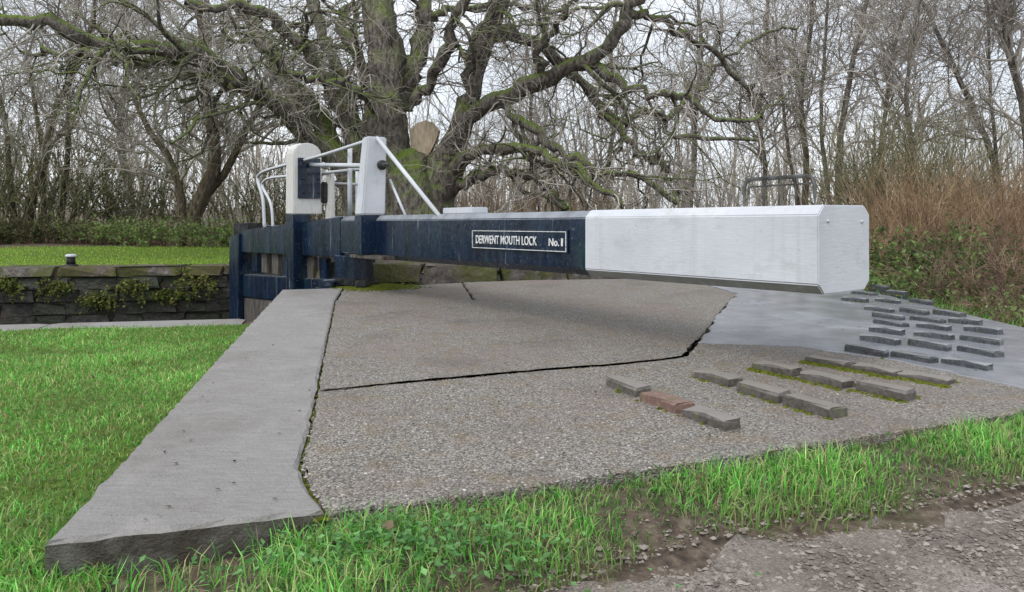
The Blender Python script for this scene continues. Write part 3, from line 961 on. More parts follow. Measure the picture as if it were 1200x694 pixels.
# handrails from the tall post across to the far end of the leaf (two, one on each side of the walkway)
def lz(x, y, off): return l_px(x, y, off)
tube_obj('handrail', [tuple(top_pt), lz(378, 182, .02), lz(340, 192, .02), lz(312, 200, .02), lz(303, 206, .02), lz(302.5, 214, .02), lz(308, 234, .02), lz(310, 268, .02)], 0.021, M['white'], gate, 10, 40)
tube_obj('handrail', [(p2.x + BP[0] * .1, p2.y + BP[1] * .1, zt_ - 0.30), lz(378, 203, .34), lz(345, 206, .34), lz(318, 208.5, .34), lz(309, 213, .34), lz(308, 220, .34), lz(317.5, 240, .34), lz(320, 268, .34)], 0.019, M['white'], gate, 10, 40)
a_ = p1 - Vector(L3) * (dP / 2 + 0.03) + Vector(LP3) * 0.02; a_.z = z1(194)
tube_obj('spindle_bar', [a_, (p2.x - BD[0] * .08, p2.y - BD[1] * .08, H + (HZ - 194) * p2.y / F)], 0.026, M['white'], gate, 12)
for x_, yt, yb, o_, r_ in ((410, 170, 262, 0.06, 0.026), (418.5, 201, 262, 0.30, 0.02)):
    a, b = lz(x_, yt, o_), lz(x_, yb, o_)
    tube_obj('baluster', [a, b], r_, M['white'], gate, 10)
a, b = lz(393, 215, 0.34), (p2.x + BP[0] * .12, p2.y + BP[1] * .12, H + (HZ - 217) * p2.y / F)
tube_obj('mid_rail', [a, b], 0.014, M['white'], gate, 8)
bm = bmesh.new(); a = Vector(lz(387, 227, 0.36)); box(bm, (a.x, a.y, a.z - 0.04), LP3, L3, Z3, 0.09, 0.12, 0.60, 0.02, 0.85)
stub = bm_obj('short_post', bm, M['oldwhite'], gate)
bm = bmesh.new(); a = Vector(lz(380, 226, 0.30)); box(bm, (a.x, a.y, a.z), LP3, L3, Z3, 0.10, 0.10, 0.26, 0.02)
bm_obj('rack_gear', bm, M['iron'], stub)

# heel post with iron collar, under the beam
hp_ = Vector(lpt(0.0, 0.16, 0))
bm = bmesh.new()
def cyl(bm, c, r, z0, z1_, S=18):
    for z_, flip in ((z0, 1), (z1_, 0)): pass
    r0 = [bm.verts.new((c.x + r * math.cos(k * 2 * math.pi / S), c.y + r * math.sin(k * 2 * math.pi / S), z0)) for k in range(S)]
    r1 = [bm.verts.new((c.x + r * math.cos(k * 2 * math.pi / S), c.y + r * math.sin(k * 2 * math.pi / S), z1_)) for k in range(S)]
    for k in range(S): bm.faces.new((r0[k], r0[(k + 1) % S], r1[(k + 1) % S], r1[k]))
    bm.faces.new(r0[::-1]); bm.faces.new(r1)
cyl(bm, hp_, 0.215, -2.5, 0.33)
heel = bm_obj('heel_post', bm, M['navy'], gate)
bm = bmesh.new(); cyl(bm, hp_, 0.235, 0.02, 0.09); bm_obj('iron_collar', bm, M['iron'], heel)
for s in (-0.16, 0.20):
    q = hp_ + Vector((s - 0.05, -0.28, 0.045)); bm = bmesh.new(); box(bm, q, (1, 0, 0), (0, 1, 0), Z3, 0.13, 0.20, 0.07, 0.012)
    bm_obj('anchor_strap', bm, M['navy'] if s < 0 else M['iron'], heel)

# the leaf: top rail, mitre post, mid rail, boards
LL = 2.95
tm = 2.62
def rail_bm(t0, t1, off0, off1, za0, za1, zb0, zb1):
    bm = bmesh.new()
    vs = [bm.verts.new(lpt(t, o, z)) for t, o, z in ((t0, off0, zb0), (t1, off0, zb1), (t1, off1, zb1), (t0, off1, zb0), (t0, off0, za0), (t1, off0, za1), (t1, off1, za1), (t0, off1, za0))]
    for f in ((0, 3, 2, 1), (4, 5, 6, 7), (0, 1, 5, 4), (1, 2, 6, 5), (2, 3, 7, 6), (3, 0, 4, 7)): bm.faces.new([vs[i] for i in f])
    bmesh.ops.bevel(bm, geom=bm.edges[:], offset=0.01, segments=2, affect='EDGES')
    return bm
zr = lambda x, y: l_px(x, y)[2]
bm_obj('top_rail', rail_bm(0.02, tm, 0.0, 0.30, zr(375, 254), zr(283, 270), zr(375, 300), zr(283, 295.5)), M['navy'], gate)
bm_obj('mitre_post', rail_bm(tm + 0.004, LL, -0.03, 0.33, zr(283, 274), zr(266, 277), -2.5, -2.5), M['navy'], gate)
bm_obj('middle_rail', rail_bm(0.24, tm - 0.004, 0.02, 0.28, zr(345, 323), zr(283, 322), zr(345, 352), zr(283, 348)), M['navy'], gate)
bm_obj('bottom_boarding', rail_bm(0.24, tm - 0.006, 0.04, 0.24, zr(345, 353) , zr(283, 349), -2.5, -2.5), M['timber'], gate)
nb = 7
for k in range(nb):
    ta_ = 0.45 + (tm - 0.5) * k / nb
    bm_obj('board', rail_bm(ta_, ta_ + (tm - 0.5) / nb * 0.62, 0.07, 0.13, zr(345, 300), zr(345, 300), zr(345, 326), zr(345, 326)), M['timber'] if k % 3 else M['navy'], gate)
# walkway plank on the far side of the leaf
bm_obj('walkway', rail_bm(0.3, tm, 0.34, 0.72, 0.42, 0.42, 0.37, 0.37), M['timber'], gate)

# the second leaf, behind the first
mp = PIV + LD * (LL + 0.02) + LP * 0.15
fp = np.array(uv2xy(uof(mp[0], mp[1]) + 1.55, CHW - 0.15))
gd = (fp - mp); gl = np.linalg.norm(gd); gd /= gl; gp = np.array([gd[1], -gd[0]])
g2 = empty('lock_gate', (fp[0], fp[1], -1.5))
tag(g2, 'dark far leaf of the lock gate, mostly hidden behind the near leaf', 'lock gate')
def g2box(name, t0, t1, o0, o1, z0, z1_, m):
    bm = bmesh.new(); c = mp + gd * (t0 + t1) / 2 + gp * (o0 + o1) / 2
    box(bm, (c[0], c[1], (z0 + z1_) / 2), (gd[0], gd[1], 0), (gp[0], gp[1], 0), Z3, t1 - t0, o1 - o0, z1_ - z0, 0.01)
    bm_obj(name, bm, m, g2)
g2box('mitre_post', 0.0, 0.28, -0.16, 0.16, -2.5, 0.66, M['iron'])
g2box('top_rail', 0.284, gl - 0.004, -0.14, 0.14, 0.30, 0.62, M['navy'])
g2box('boarding', 0.288, gl - 0.008, -0.10, 0.06, -2.5, 0.296, M['timber'])
g2box('heel_post', gl, gl + 0.3, -0.15, 0.15, -2.5, 0.7, M['navy'])

# mooring bollard on the far coping
bx_, by_ = gnd(77, 313, -0.06)
k = np.array([bx_, by_]); vv = vof(*k)
bx_, by_ = uv2xy(uof(*k), CHW + 0.25)
bol = empty('mooring_bollard', (bx_, by_, -0.065))
tag(bol, 'small black mooring bollard with white top on the far coping', 'bollard')
def lathe(name, prof, m, parent, c, S=16):
    V, f = [], []
    for r_, z_ in prof:
        for k in range(S):
            a = 2 * math.pi * k / S; V.append((c[0] + r_ * math.cos(a), c[1] + r_ * math.sin(a), c[2] + z_))
    n = len(prof); i = np.arange(n * S).reshape(n, S)
    q = np.stack([i[:-1], np.roll(i[:-1], -1, 1), np.roll(i[1:], -1, 1), i[1:]], -1).reshape(-1, 4)
    return link(name, np_mesh(name, V, [q, i[0][::-1][None], i[-1][None]], True), m, parent)
c = (bx_, by_, -0.065)
lathe('base', [(0.12, 0.0), (0.11, 0.025), (0.07, 0.04)], M['iron'], bol, c)
lathe('shaft', [(0.07, 0.04), (0.062, 0.1), (0.064, 0.15)], M['iron'], bol, c)
lathe('cap', [(0.066, 0.148), (0.086, 0.155), (0.086, 0.185), (0.06, 0.20)], M['white'], bol, c)

# ------------------------------------------------------------------ the old tree
def bumpy(V, q, amp, sc):
    """gnarled bark: push the vertices along a noise field"""
    out = V.copy()
    for i, v in enumerate(V):
        p = Vector(v) * sc
        n = mnoise.noise_vector(p) * amp + mnoise.noise_vector(p * 2.7) * amp * 0.45
        out[i] += (n.x, n.y, n.z)
    return out


TY = 16.0
tree_base = (-1.9, TY, float(height(-1.9, TY)))
old = empty('old_tree', tree_base)
tag(old, 'huge gnarled bare tree with many mossy spreading limbs behind the gate', 'tree')
# limbs in photo pixels: (points (x, y, depth offset), start radius px, end radius px)
limbs_px = [
    ([(420, 225, 0), (392, 180, 0), (352, 148, -.3), (322, 122, -.8), (285, 97, -1.2), (240, 68, -1.7), (170, 60, -2.2), (110, 50, -2.6), (62, 30, -2.9), (0, 24, -3.2), (-70, 32, -3.4)], 19, 5),
    ([(325, 122, -.8), (290, 108, -.6), (235, 92, -.4), (185, 90, -.2), (150, 86, 0)], 9, 3),
    ([(245, 66, -1.7), (205, 70, -1.4), (170, 76, -1.2), (130, 72, -1), (78, 62, -.8), (30, 66, -.6)], 8, 3),
    ([(425, 215, .3), (398, 178, .5), (372, 140, .7), (340, 98, 1), (318, 66, 1.2), (296, 25, 1.4), (268, -30, 1.6), (240, -100, 1.7)], 20, 9),
    ([(435, 205, .2), (412, 165, .1), (395, 118, 0), (372, 74, -.2), (345, 48, -.4), (322, 22, -.7), (280, 4, -1.2), (255, 8, -1.5), (215, 4, -1.7)], 15, 5),
    ([(440, 195, 0), (420, 150, .5), (402, 95, .9), (386, 55, 1.2), (372, 18, 1.4), (358, -40, 1.7), (350, -110, 1.9)], 15, 8),
    ([(415, 0, 1.2), (400, 30, 1.0), (420, 70, .6), (436, 100, .3), (450, 125, 0)][::-1], 14, 6),
    ([(470, 130, .2), (482, 90, .3), (494, 50, .5), (500, 10, .6), (496, -50, .8), (505, -120, 1)], 17, 9),
    ([(485, 120, -.2), (505, 92, -.5), (522, 62, -.8), (534, 25, -1), (545, -20, -1.3), (560, -80, -1.5)], 10, 6),
    ([(515, 215, 0), (530, 178, -.1), (543, 140, -.2), (553, 98, -.3), (565, 55, -.4), (580, 18, -.5), (592, -30, -.6), (612, -110, -.6)], 20, 10),
    ([(545, 140, -.2), (575, 118, -.5), (608, 106, -.8), (648, 90, -1.1), (685, 72, -1.4), (712, 50, -1.6), (735, 18, -1.8), (755, -15, -2), (800, -70, -2.3)], 14, 8),
    ([(572, 38, -.4), (600, 40, .2), (632, 52, .6), (660, 74, .9), (684, 96, 1.1), (700, 122, 1.2), (728, 142, 1.3), (752, 134, 1.4), (774, 136, 1.5), (783, 156, 1.6), (822, 163, 1.8), (880, 166, 2.1)], 12, 3.5),
    ([(525, 205, -.1), (550, 182, -.6), (585, 172, -1), (622, 176, -1.4), (655, 192, -1.8), (690, 210, -2), (730, 238, -2.3)], 11, 3.5),
    ([(515, 228, 0), (545, 212, -.3), (580, 200, -.7), (615, 204, -1), (640, 220, -1.2), (662, 246, -1.4)], 9, 4),
    ([(590, 112, -.6), (604, 138, -1), (636, 160, -1.3), (668, 186, -1.6), (708, 204, -1.8), (750, 208, -2), (795, 236, -2.3)], 8, 3),
    ([(700, 122, 1.2), (722, 152, .8), (752, 180, .5), (772, 192, .3), (784, 214, .2), (806, 226, .1)], 7, 3),
    ([(690, 72, -1.4), (730, 98, -1.7), (770, 110, -2), (805, 118, -2.2), (850, 140, -2.4), (900, 140, -2.6)], 7, 2.5),
    ([(735, 18, -1.8), (770, 22, -1.5), (800, 40, -1.2), (830, 52, -1), (862, 92, -.7), (890, 110, -.5)], 7, 2.5),
    ([(640, 92, -1.1), (628, 62, -1.4), (655, 28, -1.7), (668, -10, -1.9), (690, -70, -2)], 6, 3),
    ([(450, 150, 0), (424, 112, -.8), (402, 96, -1.4), (352, 92, -2), (312, 62, -2.5), (288, 38, -2.9)], 7, 2.5),
    ([(780, 140, 1.5), (812, 110, 1.8), (850, 72, 2), (900, 40, 2.3), (940, 30, 2.6)], 5, 2),
    ([(500, 20, .6), (540, 12, 1.2), (600, 6, 1.8), (660, 12, 2.4), (720, 6, 2.8)], 7, 3),
]
K = 26
limb_P, limb_R = [], []
for pts, r0, r1 in limbs_px:
    w_ = [at(x, y, TY + d) for x, y, d in pts]
    p = resample(w_, K)
    g = np.random.default_rng(len(limb_P))
    j = g.normal(0, 0.05, p.shape); j[0] = 0
    p = p + j
    limb_P.append(p)
    tt = np.linspace(0, 1, K)
    limb_R.append((r0 + (r1 - r0) * tt ** 0.7) * 0.80 * TY / F)
limb_P = np.array(limb_P); limb_R = np.array(limb_R)
for i in range(len(limb_P)):
    V, q = tubes(limb_P[i:i + 1], limb_R[i:i + 1] * (1 + 0.12 * np.random.default_rng(i).normal(0, 1, (1, K))), 12)
    V = bumpy(V, q, limb_R[i].mean() * 0.42, 2.0)
    link('limb', np_mesh('limb', V, [q], True), M['bark_oak'], old)
# trunk: two fused boles
tp = []
for pts, r0, r1 in [([(470, 305, .2), (463, 262, .1), (455, 215, 0), (452, 165, 0), (453, 118, 0), (452, 70, 0), (442, 20, .1), (436, -40, .2), (440, -120, .3)], 42, 16),
                    ([(500, 305, 0), (503, 268, 0), (508, 232, 0), (520, 200, -.05), (532, 172, -.1)], 42, 19),
                    ([(450, 305, .1), (432, 262, .1), (424, 235, .1), (412, 205, .1)], 40, 20),
                    ([(486, 306, -.3), (484, 262, -.3), (482, 225, -.2), (480, 198, -.1), (478, 186, 0)], 40, 22)]:
    p = resample([at(x, y, TY + d) for x, y, d in pts], 24)
    r_ = (r0 + (r1 - r0) * np.linspace(0, 1, 24) ** 0.6) * TY / F
    V, q = tubes(resample(p, 60)[None], np.interp(np.linspace(0, 23, 60), np.arange(24), r_)[None], 40)
    tp.append((bumpy(bumpy(V, q, 0.14, 1.4), q, 0.05, 5.0), q))
V, q = join_geo(tp)
link('trunk', np_mesh('trunk', V, [q], True), M['bark_oak'], old)
# pale sawn scar between the stems
sp_ = [(481, 151), (489, 144), (499, 141), (508, 144), (514, 152), (511, 164), (505, 176), (498, 187), (492, 191), (486, 184), (482, 168)]
sv = np.array([at(x_, y_, TY - 0.12 + 0.02 * ((k * 7) % 3)) for k, (x_, y_) in enumerate(sp_)])
back = sv.copy(); back[:, 1] += 0.4
ns_ = len(sp_); ring = np.arange(ns_)
link('sawn_scar', np_mesh('sawn_scar', np.vstack([sv, back]), [np.stack([ring, np.roll(ring, -1), np.roll(ring, -1) + ns_, ring + ns_], -1), ring[::-1][None]]), M['sawn'], old)
# burrs on the bole are in the noise; now branches, branchlets and twigs
g = np.random.default_rng(11)
st, d, r_ = sprout(g, limb_P, limb_R, 150, 0.12, 1.0, (0.5, 1.3), 0.45, 0.06, 0.018)
P2, R2 = grow(g, st, d, g.uniform(1.0, 3.0, 150), r_, 9, 0.33, -0.03)
st, d, r_ = sprout(g, np.concatenate([P2]), R2, 750, 0.1, 1.0, (0.4, 1.2), 0.55, 0.03, 0.010)
P3, R3 = grow(g, st, d, g.uniform(0.5, 1.6, 750), r_, 7, 0.32, -0.05)
st, d, r_ = sprout(g, limb_P, limb_R, 680, 0.05, 1.0, (0.7, 1.5), 0.3, 0.02, 0.009)
P3b, R3b = grow(g, st, d, g.uniform(0.5, 1.9, 680), r_, 7, 0.34, -0.06)
st, d, r_ = sprout(g, np.concatenate([P3, P3b]), np.concatenate([R3, R3b]), 8000, 0.1, 1.0, (0.3, 1.1), 0.7, 0.008, 0.0045)
P4, R4 = grow(g, st, d, g.uniform(0.25, 0.95, 8000), r_, 4, 0.33, -0.09, 0.45)
V, q = join_geo([tubes(P2, R2, 6), tubes(P3, R3, 4)])
link('branches', np_mesh('branches', V, [q], True), M['bark_oak'], old)
V, q = join_geo([tubes(P3b, R3b, 4), tubes(P4, R4, 3)])
link('twigs', np_mesh('twigs', V, [q], True), M['twig'], old)


# ------------------------------------------------------------------ other trees
def bare_tree(name, label, pts, r0, r1, seed, bark, n2=60, n3=500, n4=2600, ang=(0.35, 1.05), up=0.045, L2=(1.5, 4.0), twig='twig', stems=None, group=None, t0=0.25):
    """pts: trunk polyline in world metres; stems: extra polylines"""
    g = np.random.default_rng(seed)
    base = pts[0]
    o = empty(name, base)
    tag(o, label, 'tree', group)
    Pl = [resample(pts, 16)] + [resample(s, 16) for s in (stems or [])]
    Rl = [np.linspace(r0, r1, 16)] + [np.linspace(r0 * 0.62, r1 * 0.8, 16) for s in (stems or [])]
    P1 = np.array(Pl) + g.normal(0, 0.02, (len(Pl), 16, 3)); R1 = np.array(Rl)
    R1[0, 0] *= 1.35
    V, q = tubes(P1, R1, 9)
    link('trunk', np_mesh('trunk', V, [q], True), M[bark], o)
    st, d, r_ = sprout(g, P1, R1, n2, t0, 1.0, ang, 0.5, 0.05, 0.016)
    P2, R2 = grow(g, st, d, g.uniform(L2[0], L2[1], n2), r_, 9, 0.22, up)
    st, d, r_ = sprout(g, np.concatenate([P2]), R2, n3, 0.1, 1.0, (0.3, 0.9), 0.6, 0.03, 0.010)
    P3, R3 = grow(g, st, d, g.uniform(0.6, 1.8, n3), r_, 6, 0.27, up * 0.4)
    st, d, r_ = sprout(g, np.concatenate([P3]), R3, n4, 0.1, 1.0, (0.3, 0.9), 0.7, 0.010, 0.006)
    P4, R4 = grow(g, st, d, g.uniform(0.3, 1.0, n4), r_, 3, 0.3, 0.01, 0.5)
    V, q = join_geo([tubes(P2, R2, 5), tubes(P3, R3, 3), tubes(P4, R4, 3)])
    link('crown', np_mesh('crown', V, [q], True), M[twig if twig else bark], o)
    return o


def tpx(pts, Y):
    """trunk from photo pixels at distance Y, first point dropped to the ground"""
    w_ = [list(at(x, y, Y)) for x, y in pts]
    x0, y0 = w_[0][0], w_[0][1]
    w_[0][2] = float(height(x0, y0)) - 0.05
    return w_


bare_tree('bare_tree', 'bare crooked multi-stemmed tree on the far lawn edge behind the curved white rail', tpx([(222, 280), (228, 250), (245, 215), (252, 170), (240, 120), (238, 60), (232, 0), (225, -90)], 20), 0.24, 0.06, 21, 'bark_brown', 70, 620, 3600, up=0.03,
          stems=[tpx([(218, 280), (230, 245), (262, 205), (285, 160), (310, 115), (330, 60)], 20.2), tpx([(220, 281), (212, 240), (205, 200), (175, 150), (150, 100)], 19.8)], ang=(0.4, 1.1), t0=0.3)
bare_tree('bare_tree', 'dark thin leaning bare tree at the left edge of the far lawn', tpx([(24, 290), (36, 240), (52, 190), (66, 130), (84, 90), (105, 40), (120, -60)], 21), 0.15, 0.05, 22, 'bark_brown', 60, 520, 2800, up=0.05,
          stems=[tpx([(22, 290), (14, 220), (6, 150), (-10, 60), (-30, -40)], 21.2), tpx([(70, 285), (74, 220), (82, 150), (80, 80), (92, 0)], 22), tpx([(48, 285), (50, 220), (46, 150), (30, 60)], 21.5)])
bare_tree('bare_tree', 'slim bare tree between the left tree and the old tree', tpx([(158, 284), (150, 220), (140, 150), (150, 80), (142, 0), (140, -100)], 27), 0.16, 0.06, 23, 'bark_grey', 60, 520, 2800)
right_trees = [
    ('tall bare tree with forked grey trunk above the white beam end', [(978, 262), (984, 200), (988, 140), (1000, 70), (1016, 0), (1035, -90)], 24, 0.17, [[(980, 262), (966, 190), (962, 120), (968, 40), (972, -60)]], 'bark_grey', 31),
    ('slim straight bare tree just left of the hoop handle', [(893, 262), (896, 200), (890, 130), (900, 50), (896, -60)], 28, 0.14, None, 'bark_grey', 32),
    ('dark bare tree close behind the hoop handle', [(942, 262), (944, 190), (938, 110), (950, 30), (944, -80)], 26, 0.16, [[(943, 262), (925, 180), (915, 100), (905, 20)]], 'bark_brown', 33),
    ('short-trunked bare tree right of the white beam end', [(1066, 268), (1069, 220), (1066, 160), (1062, 100), (1075, 30), (1085, -60)], 22, 0.13, None, 'bark_grey', 34),
    ('curved bare tree leaning left with its stem crossing the upper right', [(1182, 262), (1164, 190), (1136, 120), (1104, 50), (1080, 0), (1055, -70)], 25, 0.15, [[(1178, 262), (1168, 180), (1160, 100), (1158, 20), (1150, -60)]], 'bark_grey', 35),
    ('tall bare tree at the far right edge above the brown stems', [(1216, 268), (1206, 190), (1198, 120), (1180, 50), (1172, -20), (1160, -90)], 21, 0.17, [[(1214, 262), (1226, 180), (1232, 90), (1240, 0)]], 'bark_grey', 36),
    ('upright bare tree centred behind the white part of the beam', [(806, 262), (812, 200), (815, 130), (822, 60), (818, -20), (826, -100)], 30, 0.17, None, 'bark_grey', 37),
    ('thin bare tree above the join of blue and white paint', [(715, 262), (712, 200), (722, 130), (716, 60), (728, -30), (730, -100)], 33, 0.16, None, 'bark_grey', 38),
    ('thin bare tree seen through the limbs above the name plate', [(624, 262), (628, 200), (622, 130), (630, 60), (626, -30)], 34, 0.15, None, 'bark_brown', 39),
    ('slender bare tree between the forked tree and the short-trunked tree', [(1034, 264), (1030, 200), (1038, 130), (1046, 60), (1070, -10), (1090, -80)], 29, 0.14, None, 'bark_grey', 40),
]
for lb, pts, Y, r0, stems, bk, sd in right_trees:
    bare_tree('bare_tree', lb, tpx(pts, Y), r0 * 0.78, r0 * 0.26, sd, bk, 42, 360, 2500, stems=[tpx(s, Y + 0.2) for s in stems] if stems else None)


# ------------------------------------------------------------------ leaves helper and shrubs
def leaves_geo(g, C, size, colors, up=0.4, fold=True):
    """C (N,3) centres -> folded diamond leaves (two triangles each)"""
    N = len(C)
    d = norm(g.normal(0, 1, (N, 3)) + np.array([0, 0, up]) * 0)
    nrm = norm(g.normal(0, 1, (N, 3)) + np.array([0, 0, up * 3]))
    d = norm(d - nrm * (d * nrm).sum(1, keepdims=True))
    s = np.cross(nrm, d)
    L = (size * g.uniform(0.6, 1.3, N))[:, None]
    V = np.stack([C - d * L * .5, C + s * L * .32 + nrm * L * .08, C + d * L * .55, C - s * L * .32 + nrm * L * .08], 1).reshape(-1, 3)
    i = np.arange(N)[:, None] * 4
    f = np.concatenate([i + np.array([[0, 1, 2]]), i + np.array([[0, 2, 3]])])
    cc_ = np.repeat(colors, 4, axis=0)
    return V, f, cc_


def pick(g, N, pal, var=0.2):
    pal = np.array(pal)
    c = pal[g.integers(len(pal), size=N)]
    return np.clip(c * (1 + g.normal(0, var, (N, 1))), 0.004, 0.9)


GREENS = [(0.08, 0.14, 0.03), (0.12, 0.19, 0.05)] + [(0.045, 0.085, 0.02), (0.07, 0.12, 0.03), (0.03, 0.06, 0.018), (0.11, 0.15, 0.045), (0.10, 0.075, 0.03)]


def shrub(name, label, cat, c, h, spread, n1, seed, bark, nleaf=0, leafsize=0.06, pal=GREENS, n2=4, up=0.08, r=0.014, wander=0.24, leaf_low=1.0, group=None):
    g = np.random.default_rng(seed)
    z = float(height(c[0], c[1]))
    o = empty(name, (c[0], c[1], z))
    tag(o, label, cat, group)
    a = g.uniform(0, 2 * np.pi, n1); rr = np.sqrt(g.uniform(0, 1, n1)) * spread[0] * 0.45
    st = np.stack([c[0] + np.cos(a) * rr, c[1] + np.sin(a) * rr * spread[1] / spread[0], np.full(n1, z - 0.03)], -1)
    d = np.stack([np.cos(a) * g.uniform(0, .6, n1), np.sin(a) * g.uniform(0, .6, n1), np.ones(n1)], -1)
    P1, R1 = grow(g, st, d, h * g.uniform(0.6, 1.1, n1), np.full(n1, r), 8, wander, up)
    st, d, r_ = sprout(g, P1, R1, n1 * n2, 0.2, 1.0, (0.3, 1.0), 0.6, 0.02, 0.005)
    P2, R2 = grow(g, st, d, h * g.uniform(0.12, 0.4, n1 * n2), r_, 4, 0.2, up * 0.5)
    V, q = join_geo([tubes(P1, R1, 4), tubes(P2, R2, 3)])
    link('stems', np_mesh('stems', V, [q], True), M[bark], o)
    if nleaf:
        st, _, _ = sprout(g, np.concatenate([P2]), R2, nleaf * 2, 0.1, 1.0, (0, 1), 1, 1, 0)
        keep = (st[:, 2] - z) < h * leaf_low * g.uniform(0.3, 1.1, len(st))
        st = st[keep][:nleaf] + g.normal(0, 0.03, (min(nleaf, keep.sum()), 3))
        V, f, cc_ = leaves_geo(g, st, leafsize, pick(g, len(st), pal))
        link('foliage', np_mesh('foliage', V, [f], False, cc_), M['leaf'], o)
    return o


IVY = [(0.06, 0.10, 0.03), (0.09, 0.14, 0.045), (0.13, 0.17, 0.06), (0.16, 0.15, 0.06)]
LG = [(0.17, 0.29, 0.07), (0.26, 0.38, 0.11), (0.12, 0.22, 0.055), (0.33, 0.41, 0.17)]
# left edge: dense dark thickets
shrub('ivy_thicket', 'dense dark olive ivy-clad thicket at the far left beyond the lawn', 'thicket', (-13.6, 21.0), 4.2, (3.2, 2.2), 80, 51, 'bark_olive', 2200, 0.08, IVY, 6, r=0.03)
shrub('ivy_thicket', 'dark thicket of upright stems left of the crooked tree', 'thicket', (-11.4, 22.5), 2.9, (2.4, 1.8), 60, 52, 'bark_olive', 1600, 0.09, IVY, 6, r=0.028)
shrub('bare_shrub', 'bare twiggy shrub behind the crooked multi-stemmed tree', 'shrub', (-8.6, 24.5), 3.0, (3.5, 2), 50, 53, 'bark_olive', 700, 0.08, IVY, 7, r=0.022)
shrub('bare_shrub', 'bare twiggy shrub behind the paddle post', 'shrub', (-6.6, 22.0), 2.4, (3, 2), 50, 54, 'bark_olive', 900, 0.08, IVY, 7, r=0.02)
# low leafy growth beyond the far lawn
for k, (x_, y_, lb) in enumerate([(-12.4, 20.2, 'low leafy bramble patch at the left end of the lawn edge'), (-10.9, 20.0, 'low green bramble patch in the middle of the lawn edge'),
                                  (-9.4, 19.6, 'leafy bramble patch beside the crooked tree foot'), (-7.6, 19.0, 'leafy green bramble patch by the gate end, beyond the lawn'), (-14.2, 20.0, 'dark bramble patch against the left thicket')]):
    shrub('bramble_patch', lb, 'bramble', (x_, y_), 0.85, (2.0, 1.2), 110, 60 + k, 'bramble', 2600, 0.075, LG if k in (1, 2, 3) else IVY, 4, up=-0.02, r=0.009, wander=0.25)
# right: willow scrub, brown stems, brambles
shrub('willow_shrub', 'olive upright willow shrub right behind the white beam end', 'shrub', (7.2, 14.0), 3.1, (1.5, 1.2), 110, 70, 'bark_olive', 0, n2=7, r=0.018)
shrub('willow_shrub', 'olive thin-stemmed shrub left of the brown stems', 'shrub', (9.3, 17.0), 3.4, (2.2, 1.4), 110, 71, 'bark_olive', 0, n2=7, r=0.02)
shrub('bramble_bush', 'leafy bramble bush beside the white beam end', 'bramble', (4.9, 9.2), 0.9, (1.7, 1.3), 90, 72, 'bramble', 5200, 0.06, IVY + LG[:3], 5, up=-0.03, r=0.007, wander=0.26)
shrub('bramble_bush', 'low bright green leafy plants at the landing corner', 'bramble', (4.3, 8.3), 0.40, (1.5, 1.2), 70, 73, 'bramble', 2800, 0.055, LG, 5, up=0.0, r=0.005, wander=0.26)
shrub('bramble_bush', 'tangled brown bramble with few leaves at the right edge of the landing', 'bramble', (5.2, 7.6), 0.75, (2.2, 1.8), 170, 74, 'bramble', 1500, 0.05, IVY + [(0.12, 0.08, 0.04)], 6, up=-0.05, r=0.006, wander=0.26)
shrub('bramble_bush', 'dark bramble tangle under the tall brown stems', 'bramble', (6.6, 9.6), 1.05, (2.6, 1.6), 160, 75, 'bramble', 1900, 0.055, IVY, 6, up=-0.04, r=0.007, wander=0.25)
shrub('bramble_bush', 'low green tangle by the right end of the landing', 'bramble', (4.7, 6.1), 0.42, (1.6, 1.8), 150, 76, 'bramble', 1500, 0.045, LG + [(0.14, 0.10, 0.05)], 6, up=-0.04, r=0.005, wander=0.28)
# ferns on the far wall
for k, (x_, y_, s_, lb) in enumerate([(30, 329, 0.32, 'mossy fern tuft on the lock wall near the left edge'), (80, 330, 0.28, 'fern on the lock wall below the mooring bollard'),
                                      (128, 345, 0.28, 'small fern low on the lock wall between bollard and gate'), (166, 331, 0.34, 'bushy fern in the middle of the lock wall'), (238, 326, 0.42, 'large fern beside the gate end on the lock wall'), (205, 340, 0.25, 'dark fern low on the wall left of the large fern')]):
    g = np.random.default_rng(80 + k)
    Yw = 12.35 + (x_ - 150) * 0.002
    c = np.array(at(x_, y_, Yw)); c[0], c[1] = uv2xy(uof(c[0], c[1]), CHW - 0.03)
    o = empty('wall_fern', tuple(c)); tag(o, lb, 'fern', 'ferns on the lock wall')
    n_ = 34
    a = g.uniform(-2.6, -0.5, n_)
    d = np.stack([np.cos(a) * 0.9, -np.abs(np.sin(a)) * 0.6 - 0.1, g.uniform(-.2, .9, n_)], -1)
    stp = np.repeat(c[None], n_, 0) + np.stack([g.normal(0, s_ * .35, n_), np.zeros(n_), g.normal(0, s_ * .12, n_)], -1)
    P_, R_ = grow(g, stp, d, s_ * g.uniform(0.5, 1.2, n_), np.full(n_, 0.004), 6, 0.12, -0.32)
    V, q = tubes(P_, R_, 3)
    link('stalks', np_mesh('stalks', V, [q], True), M['bramble'], o)
    st, _, _ = sprout(g, P_, R_, 620, 0.05, 1, (0, 1), 1, 1, 0)
    V, f, cc_ = leaves_geo(g, st + g.normal(0, .018, st.shape), 0.05, pick(g, len(st), [(0.14, 0.20, 0.04), (0.22, 0.26, 0.055), (0.08, 0.12, 0.03), (0.28, 0.28, 0.07)]))
    link('fronds', np_mesh('fronds', V, [f], False, cc_), M['leaf'], o)


# ------------------------------------------------------------------ uncountable stuff: dead stems, far wood, moss, grass, gravel
def stuff(name, label, cat, V, faces, m, smooth=False, colors=None):
    o = link(name, np_mesh(name, V, faces, smooth, colors), m)
    tag(o, label, cat, kind='stuff')
    return o


